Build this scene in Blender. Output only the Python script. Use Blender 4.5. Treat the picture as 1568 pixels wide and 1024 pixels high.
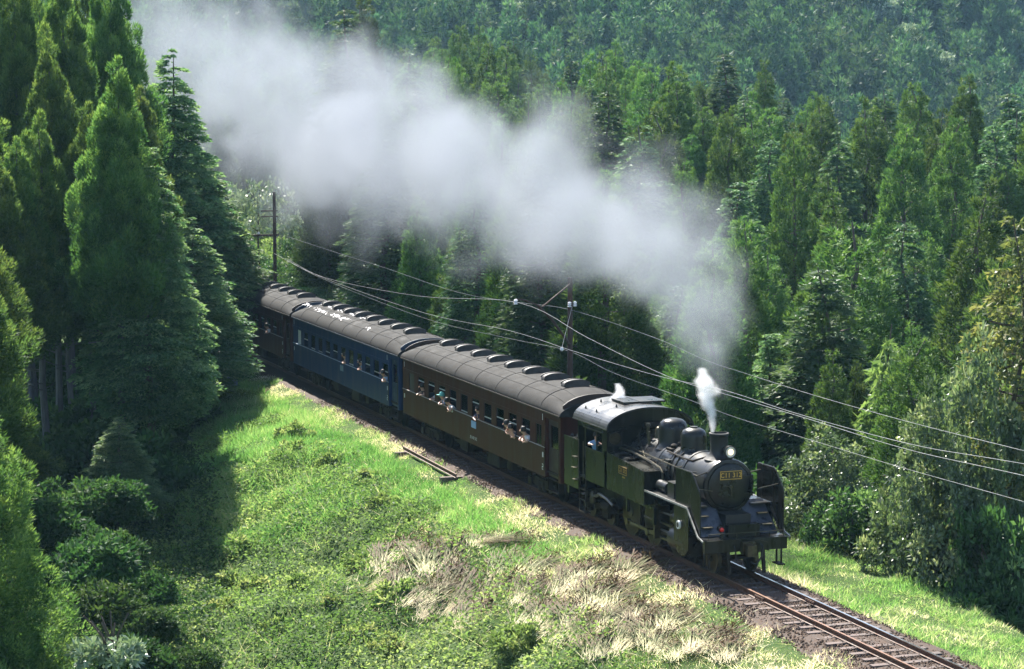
import bpy, bmesh, math, random
import numpy as np
from mathutils import Vector, Matrix, Euler

for o in list(bpy.data.objects):
    bpy.data.objects.remove(o)
SC = bpy.context.scene
COL = SC.collection
PI = math.pi
rng = np.random.default_rng(11)
random.seed(5)

# ------------------------------------------------------------------ camera, sky, sun, exposure
CAM = np.array([59.307, -27.358, 13.668])
YAW, PITCH, ROLL, FPX = 2.8142, -0.09963, -0.0028, 3457.0
FWD = np.array([math.cos(YAW) * math.cos(PITCH), math.sin(YAW) * math.cos(PITCH), math.sin(PITCH)])
RGT = np.cross(FWD, [0, 0, 1.0]); RGT /= np.linalg.norm(RGT)
UPV = np.cross(RGT, FWD)
_c, _s = math.cos(ROLL), math.sin(ROLL)
R2, U2 = _c * RGT + _s * UPV, -_s * RGT + _c * UPV
cd = bpy.data.cameras.new('camera'); cam = bpy.data.objects.new('camera', cd); COL.objects.link(cam)
cd.sensor_width = 36.0; cd.sensor_fit = 'HORIZONTAL'; cd.lens = 36.0 * FPX / 1568.0
cd.clip_start = 0.5; cd.clip_end = 4000
M = Matrix(((R2[0], U2[0], -FWD[0], CAM[0]), (R2[1], U2[1], -FWD[1], CAM[1]), (R2[2], U2[2], -FWD[2], CAM[2]), (0, 0, 0, 1)))
cam.matrix_world = M
SC.camera = cam

SUN_AZ, SUN_EL = math.radians(182), math.radians(48)
world = bpy.data.worlds.new('World'); SC.world = world; world.use_nodes = True
wn = world.node_tree; wn.nodes.clear()
wo = wn.nodes.new('ShaderNodeOutputWorld'); wb = wn.nodes.new('ShaderNodeBackground')
sk = wn.nodes.new('ShaderNodeTexSky'); sk.sky_type = 'NISHITA'; sk.sun_disc = False
sk.sun_elevation = SUN_EL; sk.sun_rotation = PI / 2 - SUN_AZ; sk.air_density = 1.0; sk.dust_density = 1.0
wb.inputs['Strength'].default_value = 0.085
wn.links.new(sk.outputs[0], wb.inputs[0]); wn.links.new(wb.outputs[0], wo.inputs[0])
sl = bpy.data.lights.new('sun', 'SUN'); sl.energy = 5.0; sl.angle = math.radians(0.5); sl.color = (1, .95, .86)
so = bpy.data.objects.new('sun', sl); COL.objects.link(so)
so.rotation_euler = Vector((math.cos(SUN_AZ) * math.cos(SUN_EL), math.sin(SUN_AZ) * math.cos(SUN_EL), math.sin(SUN_EL))).to_track_quat('Z', 'Y').to_euler()
SC.view_settings.view_transform = 'Standard'; SC.view_settings.look = 'None'
SC.view_settings.exposure = 1.8; SC.view_settings.gamma = 1.0; SC.view_settings.use_curve_mapping = False
SC.render.engine = 'CYCLES'
cy = SC.cycles
cy.use_denoising = True; cy.denoising_prefilter = 'ACCURATE'; cy.use_adaptive_sampling = True; cy.adaptive_threshold = 0.01
cy.max_bounces = 6; cy.diffuse_bounces = 3; cy.glossy_bounces = 3; cy.transmission_bounces = 4
cy.transparent_max_bounces = 12; cy.volume_bounces = 4; cy.volume_step_rate = 1.5; cy.volume_preview_step_rate = 1.5; cy.volume_max_steps = 256
cy.sample_clamp_indirect = 3.0; cy.sample_clamp_direct = 12.0; cy.caustics_reflective = False; cy.caustics_refractive = False

def at(u, D, v=166.4):
    """the point at depth D in the direction of the photograph's column u (row v)"""
    d = FWD + (u - 784) / FPX * R2 - (v - 512) / FPX * U2
    return CAM + D * d
def on_y(u, v, Y):
    d = FWD + (u - 784) / FPX * R2 - (v - 512) / FPX * U2
    return CAM + (Y - CAM[1]) / d[1] * d
def project(P):
    d = np.asarray(P, float) - CAM
    z = d @ FWD
    return 784 + FPX * (d @ R2) / z, 512 - FPX * (d @ U2) / z, z

# ------------------------------------------------------------------ object helpers
def tag(o, label=None, cat=None, group=None, kind=None):
    if label: o['label'] = label
    if cat: o['category'] = cat
    if group: o['group'] = group
    if kind: o['kind'] = kind
    return o
def empty(name, loc=(0, 0, 0), label=None, cat=None, group=None, rz=0.0):
    o = bpy.data.objects.new(name, None); COL.objects.link(o)
    o.location = loc; o.rotation_euler = (0, 0, rz); o.empty_display_size = .3
    return tag(o, label, cat, group)
def link(name, me, parent=None, loc=None, rot=None, sc=None):
    o = bpy.data.objects.new(name, me); COL.objects.link(o)
    if parent is not None: o.parent = parent
    if loc is not None: o.location = loc
    if rot is not None: o.rotation_euler = rot
    if sc is not None: o.scale = sc
    return o
def copy_tree(o, parent=None):
    c = o.copy(); COL.objects.link(c)
    if parent is not None: c.parent = parent
    for ch in list(o.children):
        copy_tree(ch, c)
    return c

class MB:
    """collects shapes; build() links them as one mesh object"""
    def __init__(s): s.v = []; s.f = []
    def add(s, vs, fs):
        b = len(s.v); s.v += [tuple(map(float, v)) for v in vs]; s.f += [tuple(b + i for i in f) for f in fs]; return s
    def box(s, x0, x1, y0, y1, z0, z1):
        return s.add([(x0, y0, z0), (x1, y0, z0), (x1, y1, z0), (x0, y1, z0), (x0, y0, z1), (x1, y0, z1), (x1, y1, z1), (x0, y1, z1)],
                     [(3, 2, 1, 0), (4, 5, 6, 7), (0, 1, 5, 4), (1, 2, 6, 5), (2, 3, 7, 6), (3, 0, 4, 7)])
    def cyl(s, p0, p1, r0, r1=None, n=16, cap=True):
        r1 = r0 if r1 is None else r1
        p0 = Vector(p0); p1 = Vector(p1); d = (p1 - p0).normalized()
        a = d.orthogonal().normalized(); b = d.cross(a)
        vs = []
        for p, r in ((p0, r0), (p1, r1)):
            for i in range(n):
                t = 2 * PI * i / n; vs.append(p + a * (r * math.cos(t)) + b * (r * math.sin(t)))
        fs = [(i, (i + 1) % n, n + (i + 1) % n, n + i) for i in range(n)]
        if cap: fs += [tuple(range(n - 1, -1, -1)), tuple(range(n, 2 * n))]
        return s.add(vs, fs)
    def lathe(s, prof, c, axis='z', n=24):
        """prof: (radius, height) pairs about an axis through c"""
        vs = []; c = Vector(c)
        for r, h in prof:
            for i in range(n):
                t = 2 * PI * i / n; a, b = r * math.cos(t), r * math.sin(t)
                vs.append(c + (Vector((a, b, h)) if axis == 'z' else Vector((h, a, b)) if axis == 'x' else Vector((b, h, a))))
        fs = []
        for k in range(len(prof) - 1):
            for i in range(n):
                j = (i + 1) % n; fs.append((k * n + i, k * n + j, (k + 1) * n + j, (k + 1) * n + i))
        fs.append(tuple(range(n - 1, -1, -1))); m = (len(prof) - 1) * n; fs.append(tuple(range(m, m + n)))
        return s.add(vs, fs)
    def prism(s, poly, axis, a0, a1):
        """poly: 2D outline in the other two axes (axis y: x,z; axis x: y,z; axis z: x,y)"""
        def P(p, a): return (p[0], a, p[1]) if axis == 'y' else (a, p[0], p[1]) if axis == 'x' else (p[0], p[1], a)
        n = len(poly); vs = [P(p, a0) for p in poly] + [P(p, a1) for p in poly]
        fs = [(i, (i + 1) % n, n + (i + 1) % n, n + i) for i in range(n)] + [tuple(range(n - 1, -1, -1)), tuple(range(n, 2 * n))]
        return s.add(vs, fs)
    def tube(s, pts, r, n=6):
        pts = [Vector(p) for p in pts]; vs = []; fs = []; m = len(pts)
        up = Vector((0, 0, 1))
        for k, p in enumerate(pts):
            d = (pts[min(k + 1, m - 1)] - pts[max(k - 1, 0)]).normalized()
            a = d.cross(up)
            if a.length < .05: a = d.cross(Vector((0, 1, 0)))
            a.normalize(); b = a.cross(d)
            for i in range(n):
                t = 2 * PI * i / n; vs.append(p + a * (r * math.cos(t)) + b * (r * math.sin(t)))
        for k in range(m - 1):
            for i in range(n):
                j = (i + 1) % n; fs.append((k * n + i, k * n + j, (k + 1) * n + j, (k + 1) * n + i))
        fs += [tuple(range(n - 1, -1, -1)), tuple(range((m - 1) * n, m * n))]
        return s.add(vs, fs)
    def mesh(s, name, mat, smooth=True):
        me = bpy.data.meshes.new(name); me.from_pydata(s.v, [], s.f); me.update()
        bm = bmesh.new(); bm.from_mesh(me); bmesh.ops.recalc_face_normals(bm, faces=bm.faces); bm.to_mesh(me); bm.free()
        if mat: me.materials.append(mat)
        if smooth:
            me.polygons.foreach_set('use_smooth', [True] * len(me.polygons)); me.set_sharp_from_angle(angle=math.radians(38))
        return me
    def build(s, name, mat, parent=None, **k):
        return link(name, s.mesh(name, mat), parent, **k)

def mesh_np(name, V, F, mat=None, tint=None, extra=None, smooth=False):
    """fast mesh from arrays; F is (n,3) or (n,4)"""
    V = np.asarray(V, np.float32).reshape(-1, 3); F = np.asarray(F, np.int32); k = F.shape[1]
    me = bpy.data.meshes.new(name)
    me.vertices.add(len(V)); me.vertices.foreach_set('co', V.ravel())
    me.loops.add(F.size); me.loops.foreach_set('vertex_index', F.ravel())
    me.polygons.add(len(F)); me.polygons.foreach_set('loop_start', np.arange(0, F.size, k, dtype=np.int32))
    me.polygons.foreach_set('use_smooth', np.full(len(F), smooth))
    me.update(calc_edges=True)
    if tint is not None:
        a = me.attributes.new('tint', 'FLOAT', 'POINT'); a.data.foreach_set('value', np.asarray(tint, np.float32).ravel())
    if extra is not None:
        for kk, vv in extra.items():
            a = me.attributes.new(kk, 'FLOAT', 'POINT'); a.data.foreach_set('value', np.asarray(vv, np.float32).ravel())
    if mat: me.materials.append(mat)
    return me
def unit(a): return a / np.maximum(np.linalg.norm(a, axis=-1, keepdims=True), 1e-9)
def leaf_quads(P, D, L, W, r):
    """rhombic leaves from bases P along unit D"""
    S = unit(np.cross(D, r.normal(size=P.shape)))
    L = np.asarray(L).reshape(-1, 1); W = np.asarray(W).reshape(-1, 1)
    mid = P + D * L * .5
    V = np.stack([P, mid + S * W * .5, P + D * L, mid - S * W * .5], 1)
    return V.reshape(-1, 3), np.arange(len(P) * 4).reshape(-1, 4)
def blade_tris(P, D, L, W, r):
    S = unit(np.cross(D, r.normal(size=P.shape))); L = np.asarray(L).reshape(-1, 1); W = np.asarray(W).reshape(-1, 1)
    V = np.stack([P - S * W * .5, P + S * W * .5, P + D * L], 1)
    return V.reshape(-1, 3), np.arange(len(P) * 3).reshape(-1, 3)

# ------------------------------------------------------------------ materials
def nodes(name):
    m = bpy.data.materials.new(name); m.use_nodes = True; t = m.node_tree; t.nodes.clear()
    out = t.nodes.new('ShaderNodeOutputMaterial'); return m, t, out
def N(t, kind, **kw):
    n = t.nodes.new(kind)
    for k, v in kw.items():
        if k in n.inputs: n.inputs[k].default_value = v
        else: setattr(n, k, v)
    return n
def ramp(t, stops):
    n = t.nodes.new('ShaderNodeValToRGB'); e = n.color_ramp.elements
    while len(e) < len(stops): e.new(.5)
    for i, (p, c) in enumerate(stops):
        e[i].position = p; e[i].color = (*c, 1)
    return n
def paint(name, c1, c2=None, rough=.5, metal=0.0, scale=3.0, rvar=.15, bump=.0, spec=.5, bscale=30., streak=False):
    m, t, out = nodes(name); L = t.links.new
    p = N(t, 'ShaderNodeBsdfPrincipled'); p.inputs['Metallic'].default_value = metal
    p.inputs['Specular IOR Level'].default_value = spec
    tc = N(t, 'ShaderNodeTexCoord'); no = N(t, 'ShaderNodeTexNoise', Scale=scale, Detail=6.0, Roughness=.65)
    if streak:
        mp = N(t, 'ShaderNodeMapping'); mp.inputs['Scale'].default_value = (1.0, 1.0, .18)
        L(tc.outputs['Object'], mp.inputs[0]); L(mp.outputs[0], no.inputs['Vector'])
    else: L(tc.outputs['Object'], no.inputs['Vector'])
    r = ramp(t, [(.35, c1), (.68, c2 or c1)]); L(no.outputs['Fac'], r.inputs[0]); L(r.outputs[0], p.inputs['Base Color'])
    mr = N(t, 'ShaderNodeMapRange'); mr.inputs['From Min'].default_value = .3; mr.inputs['From Max'].default_value = .7
    mr.inputs['To Min'].default_value = max(.03, rough - rvar); mr.inputs['To Max'].default_value = min(1, rough + rvar)
    L(no.outputs['Fac'], mr.inputs['Value']); L(mr.outputs[0], p.inputs['Roughness'])
    if bump:
        n2 = N(t, 'ShaderNodeTexNoise', Scale=bscale, Detail=4.0); L(tc.outputs['Object'], n2.inputs['Vector'])
        b = N(t, 'ShaderNodeBump', Strength=bump, Distance=.02); L(n2.outputs['Fac'], b.inputs['Height']); L(b.outputs[0], p.inputs['Normal'])
    L(p.outputs[0], out.inputs[0]); return m
def leafmat(name, stops, trans=.3, rough=.55, spec=.3, hvar=.02, vvar=.3, tcol=1.35):
    """colour from the per-leaf tint attribute, painted sunlight included, varied per plant; part of the light passes through"""
    m, t, out = nodes(name); L = t.links.new
    a = N(t, 'ShaderNodeAttribute', attribute_name='tint'); r = ramp(t, stops); L(a.outputs['Fac'], r.inputs[0])
    oi = N(t, 'ShaderNodeObjectInfo'); h = N(t, 'ShaderNodeHueSaturation')
    m1 = N(t, 'ShaderNodeMapRange'); m1.inputs['To Min'].default_value = .5 - hvar; m1.inputs['To Max'].default_value = .5 + hvar
    m2 = N(t, 'ShaderNodeMapRange'); m2.inputs['To Min'].default_value = 1 - vvar; m2.inputs['To Max'].default_value = 1 + vvar
    L(oi.outputs['Random'], m1.inputs['Value']); L(oi.outputs['Random'], m2.inputs['Value'])
    L(m1.outputs[0], h.inputs['Hue']); L(m2.outputs[0], h.inputs['Value']); L(r.outputs[0], h.inputs['Color'])
    p = N(t, 'ShaderNodeBsdfPrincipled', Roughness=rough); p.inputs['Specular IOR Level'].default_value = spec
    L(h.outputs[0], p.inputs['Base Color'])
    tr = N(t, 'ShaderNodeBsdfTranslucent'); mu = N(t, 'ShaderNodeMix', data_type='RGBA', blend_type='MULTIPLY')
    mu.inputs[0].default_value = 1; L(h.outputs[0], mu.inputs[6]); mu.inputs[7].default_value = (tcol, tcol * 1.05, tcol * .6, 1)
    L(mu.outputs[2], tr.inputs[0])
    mx = N(t, 'ShaderNodeMixShader'); mx.inputs[0].default_value = trans
    L(p.outputs[0], mx.inputs[1]); L(tr.outputs[0], mx.inputs[2]); L(mx.outputs[0], out.inputs[0]); return m
def emit(name, col, s):
    m, t, out = nodes(name); e = N(t, 'ShaderNodeEmission', Strength=s); e.inputs[0].default_value = (*col, 1)
    t.links.new(e.outputs[0], out.inputs[0]); return m
def glassmat(name, tint=(.75, .85, .8), refl=1.0):
    m, t, out = nodes(name); L = t.links.new
    tr = N(t, 'ShaderNodeBsdfTransparent'); tr.inputs[0].default_value = (*tint, 1)
    g = N(t, 'ShaderNodeBsdfGlossy', Roughness=.06); fr = N(t, 'ShaderNodeFresnel', IOR=1.5)
    ad = N(t, 'ShaderNodeMath', operation='ADD'); ad.inputs[1].default_value = .06 * refl; L(fr.outputs[0], ad.inputs[0])
    mx = N(t, 'ShaderNodeMixShader'); L(ad.outputs[0], mx.inputs[0]); L(tr.outputs[0], mx.inputs[1]); L(g.outputs[0], mx.inputs[2])
    L(mx.outputs[0], out.inputs[0]); return m

MAT = {}
MAT['black'] = paint('black_paint', (.006, .006, .006), (.017, .017, .015), .33, spec=.35, rvar=.14, scale=2.2, bump=.06, bscale=9)
MAT['black_side'] = paint('black_side_paint', (.006, .007, .006), (.020, .020, .014), .27, spec=.25, rvar=.10, scale=1.6, streak=True, bump=.05, bscale=4)
MAT['boiler'] = paint('boiler_paint', (.010, .010, .011), (.032, .032, .032), .27, rvar=.12, scale=2.5, bump=.05, bscale=8)
MAT['soot'] = paint('soot_black', (.006, .006, .006), (.016, .015, .014), .6, scale=4)
MAT['steel'] = paint('worn_steel', (.10, .095, .085), (.22, .20, .18), .35, metal=.8, scale=8)
MAT['oilsteel'] = paint('oily_steel', (.035, .03, .02), (.10, .085, .05), .4, metal=.6, scale=6)
MAT['lit_edge'] = paint('lit_edge_tone', (.16, .15, .14), (.42, .40, .38), .5, scale=7)  # pale tone stands for light caught along the footplate edge
MAT['brass'] = paint('brass', (.50, .30, .08), (.62, .40, .14), .35, metal=.9, scale=10, rvar=.05)
MAT['platered'] = paint('plate_dark', (.02, .012, .008), (.03, .015, .01), .5)
MAT['apron'] = paint('apron_sky_tint', (.03, .034, .045), (.07, .075, .09), .30, scale=3, rvar=.1)  # bluish base colour carries the sky's reflection on the sloping plate
MAT['cabroof'] = paint('cab_roof_paint', (.03, .03, .03), (.07, .07, .07), .30, scale=1.8, rvar=.1)
MAT['red'] = paint('red_lens', (.5, .01, .01), (.6, .02, .02), .2)
MAT['brown'] = paint('brown_coach_paint', (.044, .0125, .008), (.072, .024, .016), .5, rvar=.10, spec=.14, scale=2.2, streak=True, bump=.04, bscale=5)
MAT['brown2'] = paint('dark_brown_paint', (.022, .011, .007), (.04, .020, .013), .5, scale=2.5)
MAT['blue'] = paint('blue_coach_paint', (.010, .028, .088), (.019, .048, .130), .45, rvar=.1, spec=.14, scale=2.2, streak=True, bump=.04, bscale=5)
MAT['blue2'] = paint('dark_blue_paint', (.010, .026, .05), (.016, .04, .08), .5)
MAT['roof'] = paint('roof_canvas', (.010, .0095, .009), (.036, .034, .032), .85, spec=.2, scale=2.6, bump=.25, bscale=26, rvar=.12)
MAT['roof_dark'] = paint('dark_roof_canvas', (.008, .0075, .0075), (.028, .027, .026), .85, spec=.2, scale=2.2, bump=.25, bscale=26, rvar=.12)  # slightly darker canvas for the two rear roofs
MAT['vent'] = paint('vent_metal', (.018, .016, .016), (.05, .047, .045), .6, scale=6)
MAT['under'] = paint('underframe_grime', (.010, .008, .006), (.030, .023, .016), .75, spec=.2, scale=5)
MAT['sash'] = paint('aluminium_sash', (.42, .43, .44), (.6, .6, .6), .4, metal=.3, scale=9)
MAT['belt_light'] = paint('pale_sill_belt', (.20, .17, .16), (.50, .46, .45), .45, scale=5)  # much paler tone for the thin ledge over the sill belt
MAT['belt_blue'] = paint('pale_blue_belt', (.20, .27, .40), (.46, .52, .62), .45, scale=5)
MAT['white'] = paint('white_paint', (.6, .6, .6), (.78, .78, .76), .55, scale=12)
MAT['patch'] = paint('bare_roof_patch', (.55, .53, .56), (.8, .78, .8), .6, scale=9)
MAT['paleblue'] = paint('pale_blue_plate', (.22, .36, .60), (.3, .45, .7), .4, scale=4)
MAT['curtain'] = paint('inside_panel', (.05, .045, .03), (.08, .07, .05), .8)
MAT['rail'] = paint('rusty_rail', (.045, .018, .009), (.13, .055, .028), .7, scale=9, bump=.2)
MAT['railtop'] = paint('polished_rail_head', (.35, .33, .32), (.5, .48, .46), .22, metal=.95, scale=12, rvar=.06)
MAT['railtop_no_glint'] = paint('rail_head_no_glint', (.12, .055, .03), (.22, .11, .06), .5, metal=.3, scale=12)  # duller copy of the rail head: lack of sun glint painted as brown
MAT['sleeper'] = paint('weathered_sleeper', (.045, .032, .026), (.17, .125, .11), .85, scale=5, bump=.5, bscale=14)
MAT['stone'] = paint('ballast_stone', (.040, .022, .012), (.16, .098, .060), .9, scale=7)
MAT['ballast'] = paint('ballast_bed', (.026, .014, .008), (.075, .043, .026), .95, scale=9, bump=1.0, bscale=18)
MAT['pole'] = paint('brown_pole', (.030, .016, .012), (.075, .042, .032), .8, scale=4, bump=.3)
MAT['wire'] = paint('wire_metal', (.22, .22, .22), (.34, .34, .34), .5, metal=.3)
MAT['porcelain'] = paint('porcelain', (.7, .7, .72), (.8, .8, .8), .25)
MAT['bark'] = paint('conifer_bark', (.045, .034, .028), (.16, .13, .115), .9, scale=4, streak=True, bump=.5, bscale=10)
MAT['barkpale'] = paint('pale_bark', (.05, .05, .055), (.14, .135, .14), .9, scale=3, streak=True, bump=.4, bscale=10)
MAT['twig'] = paint('twig_bark', (.05, .04, .03), (.10, .08, .06), .9, scale=6)
MAT['boxgrey'] = paint('blue_grey_enamel', (.13, .19, .27), (.20, .27, .36), .4, scale=4)
MAT['glass'] = glassmat('window_glass')
MAT['lens'] = emit('headlight_glow', (1.0, .74, .42), .8)
MAT['skin'] = paint('skin', (.45, .26, .19), (.5, .3, .22), .5)
MAT['hair'] = paint('black_hair', (.010, .008, .007), (.02, .015, .012), .5)
MAT['cap'] = paint('teal_cap', (.10, .36, .34), (.14, .42, .4), .7)
for nm, c in dict(white=(.7, .7, .72), blue=(.16, .30, .52), navy=(.025, .035, .09), dark=(.03, .03, .035), red=(.42, .05, .04), orange=(.5, .16, .08), sky=(.28, .45, .62), trousers=(.04, .04, .05)).items():
    MAT['cloth_' + nm] = paint('cloth_' + nm, tuple(.85 * x for x in c), c, .85, scale=8)
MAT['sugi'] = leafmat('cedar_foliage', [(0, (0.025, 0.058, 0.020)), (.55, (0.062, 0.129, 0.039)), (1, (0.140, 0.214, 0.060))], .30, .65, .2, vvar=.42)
MAT['sugi_near'] = leafmat('sun_painted_cedar_foliage', [(0, (0.033, 0.070, 0.025)), (.55, (0.080, 0.153, 0.050)), (1, (0.182, 0.253, 0.077))], .45, .65, .15, vvar=.2)  # brighter copy of the cedar foliage, sunlight put into its colour
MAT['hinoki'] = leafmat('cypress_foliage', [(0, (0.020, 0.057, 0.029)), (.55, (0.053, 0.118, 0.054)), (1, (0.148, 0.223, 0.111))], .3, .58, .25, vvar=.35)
MAT['hinoki_near'] = leafmat('sun_painted_cypress_foliage', [(0, (0.030, 0.080, 0.043)), (.55, (0.080, 0.167, 0.081)), (1, (0.225, 0.315, 0.163))], .42, .58, .25, vvar=.2)  # brighter copy of the cypress foliage with sunlight mixed into the colour
MAT['far'] = leafmat('far_conifer_foliage', [(0, (0.026, 0.064, 0.028)), (.6, (0.052, 0.116, 0.046)), (1, (0.109, 0.184, 0.077))], .25, .65, .2, vvar=.35)
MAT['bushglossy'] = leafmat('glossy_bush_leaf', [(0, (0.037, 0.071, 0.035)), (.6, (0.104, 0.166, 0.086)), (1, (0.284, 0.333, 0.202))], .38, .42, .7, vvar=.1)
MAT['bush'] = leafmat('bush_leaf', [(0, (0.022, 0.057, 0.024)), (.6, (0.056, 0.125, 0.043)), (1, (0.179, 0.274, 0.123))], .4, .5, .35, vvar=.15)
MAT['bamboo'] = leafmat('pale_fern_leaf', [(0, (.05, .10, .03)), (.6, (.12, .20, .07)), (1, (.25, .33, .13))], .4, .45, .4, vvar=.1)
MAT['autumn'] = leafmat('autumn_leaf', [(0, (.055, .085, .030)), (.55, (.13, .16, .06)), (1, (.26, .25, .11))], .4, .5, .3, hvar=.0, vvar=.1)
MAT['silver'] = leafmat('pale_or_sun_whitened_leaf', [(0, (.10, .17, .09)), (.6, (.26, .33, .22)), (1, (.55, .60, .50))], .2, .35, .6, vvar=.05)  # sunlight painted white on the corner shrub; pale trees share the tone
MAT['shade'] = leafmat('shade_painted_leaf', [(0, (0.017, 0.045, 0.015)), (.6, (0.040, 0.087, 0.031)), (1, (0.101, 0.158, 0.059))], .35, .65, .12, vvar=.15)  # darkened copy of the bush leaf, shade put into its colour
MAT['grass'] = leafmat('grass_blade', [(0, (0.073, 0.164, 0.053)), (.4, (0.163, 0.299, 0.105)), (.75, (0.341, 0.389, 0.210)), (1, (0.780, 0.643, 0.655))], .55, .6, .15, vvar=.05)
MAT['weed'] = leafmat('weed_leaf', [(0, (.055, .098, .032)), (.45, (.145, .205, .078)), (.8, (.26, .30, .14)), (1, (.32, .33, .19))], .5, .6, .15, vvar=.05)
MAT['pampas'] = leafmat('pampas_stalk', [(0, (.66, .59, .38)), (.30, (.54, .48, .29)), (.42, (.15, .17, .065)), (.60, (.09, .10, .04)), (.76, (.095, .065, .038)), (1, (.15, .10, .06))], .15, .7, .12, vvar=.15)

# ------------------------------------------------------------------ terrain
def vnoise(x, y, s, seed=0):
    """smooth value noise"""
    r = np.random.default_rng(seed); T = r.random((64, 64))
    x = np.asarray(x) / s; y = np.asarray(y) / s
    i = np.floor(x).astype(int); j = np.floor(y).astype(int); fx = x - i; fy = y - j
    fx = fx * fx * (3 - 2 * fx); fy = fy * fy * (3 - 2 * fy)
    g = lambda a, b: T[a % 64, b % 64]
    return (g(i, j) * (1 - fx) + g(i + 1, j) * fx) * (1 - fy) + (g(i, j + 1) * (1 - fx) + g(i + 1, j + 1) * fx) * fy - .5
def smooth(a, b, x):
    t = np.clip((x - a) / (b - a), 0, 1); return t * t * (3 - 2 * t)
def ground(x, y):
    x = np.asarray(x, float); y = np.asarray(y, float); s = -y
    n1 = np.interp(s, [0, 1.6, 2.5, 3.6, 5.0, 8.0, 14, 30, 70, 130], [-.30, -.32, -.58, -.70, -1.25, -2.9, -4.2, -5, -2, 10])
    n2 = np.interp(s, [0, 1.6, 2.5, 3.6, 5.0, 8.0, 14, 30, 70, 130], [-.30, -.32, -.52, -.58, -.8, -1.5, -2.6, -3.5, 4, 16])
    k = smooth(-36, -14, x); near = n1 * k + n2 * (1 - k)
    ridge = .3 + .062 * np.maximum(0, -x - 100) + 2.5 * vnoise(x, y, 40, 3)
    f1 = np.interp(y, [0, 1.6, 2.5, 6.0, 9, 20], [-.30, -.32, -.52, -.62, -2.2, -9.0])
    t = np.clip((y - 20) / 42, 0, 1.0)
    f1 = np.where(y > 20, -9 + (ridge + 9) * (t ** .9), f1)
    f1 = np.where(y > 62, ridge - (y - 62) * .35, f1)
    # further up the line the far side is a bank that rises from the track
    f2 = np.interp(y, [0, 1.6, 2.5, 4.0, 7, 13, 22, 34], [-.30, -.32, -.52, -.5, .8, 3.2, 1.5, -2.0])
    f2 = np.where(y > 34, -2 + (ridge + 2) * np.clip((y - 34) / 28, 0, 1), f2); f2 = np.where(y > 62, ridge - (y - 62) * .35, f2)
    k2 = smooth(-64, -100, x); far = f1 * (1 - k2) + f2 * k2
    z = np.where(y > 0, far, near)
    off = smooth(2.6, 6, np.abs(y))
    z = z + off * (.5 * vnoise(x, y, 4.5, 1) + 1.1 * vnoise(x, y, 13, 2)) + smooth(2.0, 3.2, np.abs(y)) * (.16 + .22 * smooth(-3.5, -6, y)) * vnoise(x, y, 1.1, 7) + smooth(-4, -6.5, y) * .5 * vnoise(x, y, 2.6, 27)
    d = (x - CAM[0]) * math.cos(YAW) + (y - CAM[1]) * math.sin(YAW)
    return np.maximum(z, -16.0) + np.where((d < 45) & (y < 0), 0, 0)
def grid_mesh(xs, ys, fn):
    X, Y = np.meshgrid(xs, ys, indexing='ij'); Z = fn(X, Y)
    V = np.stack([X, Y, Z], -1).reshape(-1, 3); ny = len(ys)
    i = np.arange(len(xs) - 1)[:, None] * ny + np.arange(ny - 1)[None]
    return V, np.stack([i, i + ny, i + ny + 1, i + 1], -1).reshape(-1, 4)

m, t, out = nodes('soil_and_turf'); L = t.links.new
tc = N(t, 'ShaderNodeTexCoord'); n1 = N(t, 'ShaderNodeTexNoise', Scale=.35, Detail=8.0, Roughness=.7); n2 = N(t, 'ShaderNodeTexNoise', Scale=5.0, Detail=6.0, Roughness=.7)
L(tc.outputs['Object'], n1.inputs['Vector']); L(tc.outputs['Object'], n2.inputs['Vector'])
r1 = ramp(t, [(.3, (.022, .045, .010)), (.5, (.045, .085, .018)), (.62, (.075, .10, .03)), (.75, (.14, .12, .06))])
mx = N(t, 'ShaderNodeMath', operation='MULTIPLY_ADD'); mx.inputs[1].default_value = .55
L(n2.outputs['Fac'], mx.inputs[0])
sc_ = N(t, 'ShaderNodeMath', operation='MULTIPLY'); sc_.inputs[1].default_value = .45; L(n1.outputs['Fac'], sc_.inputs[0]); L(sc_.outputs[0], mx.inputs[2])
L(mx.outputs[0], r1.inputs[0])
p = N(t, 'ShaderNodeBsdfPrincipled', Roughness=.95); L(r1.outputs[0], p.inputs['Base Color']); p.inputs['Specular IOR Level'].default_value = .15
bp = N(t, 'ShaderNodeBump', Strength=.9, Distance=.12); L(n2.outputs['Fac'], bp.inputs['Height']); L(bp.outputs[0], p.inputs['Normal']); L(p.outputs[0], out.inputs[0])
MAT['soil'] = m

xs = np.concatenate([np.arange(-290, -70, 2.0), np.arange(-70, 16, .6), np.arange(16, 120, 2.5)])
ys = np.concatenate([np.arange(-140, -22, 3.0), np.arange(-22, 14, .5), np.arange(14, 150.1, 2.5)])
V, F = grid_mesh(xs, ys, ground)
g = link('ground', mesh_np('ground', V, F, MAT['soil'], smooth=True)); tag(g, kind='structure')

# far mountain side, in distance and offset from the valley mouth
HF = np.array([math.cos(YAW), math.sin(YAW)]); HR = np.array([math.sin(YAW), -math.cos(YAW)])
def hills_z(d, l):
    d = np.asarray(d, float); l = np.asarray(l, float)
    spur = 150 * smooth(118, 150, l) + 40 * vnoise(d, l, 90, 5) + 70 * vnoise(d, l, 55, 6) - .12 * l
    rise = np.maximum(0, d - 470 - spur) * .36
    return -14 + np.where(d < 300, 0, rise) + 4 * vnoise(d, l, 30, 8)
ds = np.arange(225, 960, 9.0); ls = np.arange(-520, 520, 9.0)
D_, L_ = np.meshgrid(ds, ls, indexing='ij'); Z_ = hills_z(D_, L_)
P2 = CAM[:2] + D_[..., None] * HF + L_[..., None] * HR
V = np.concatenate([P2, Z_[..., None]], -1).reshape(-1, 3); ny = len(ls)
i = np.arange(len(ds) - 1)[:, None] * ny + np.arange(ny - 1)[None]
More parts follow.
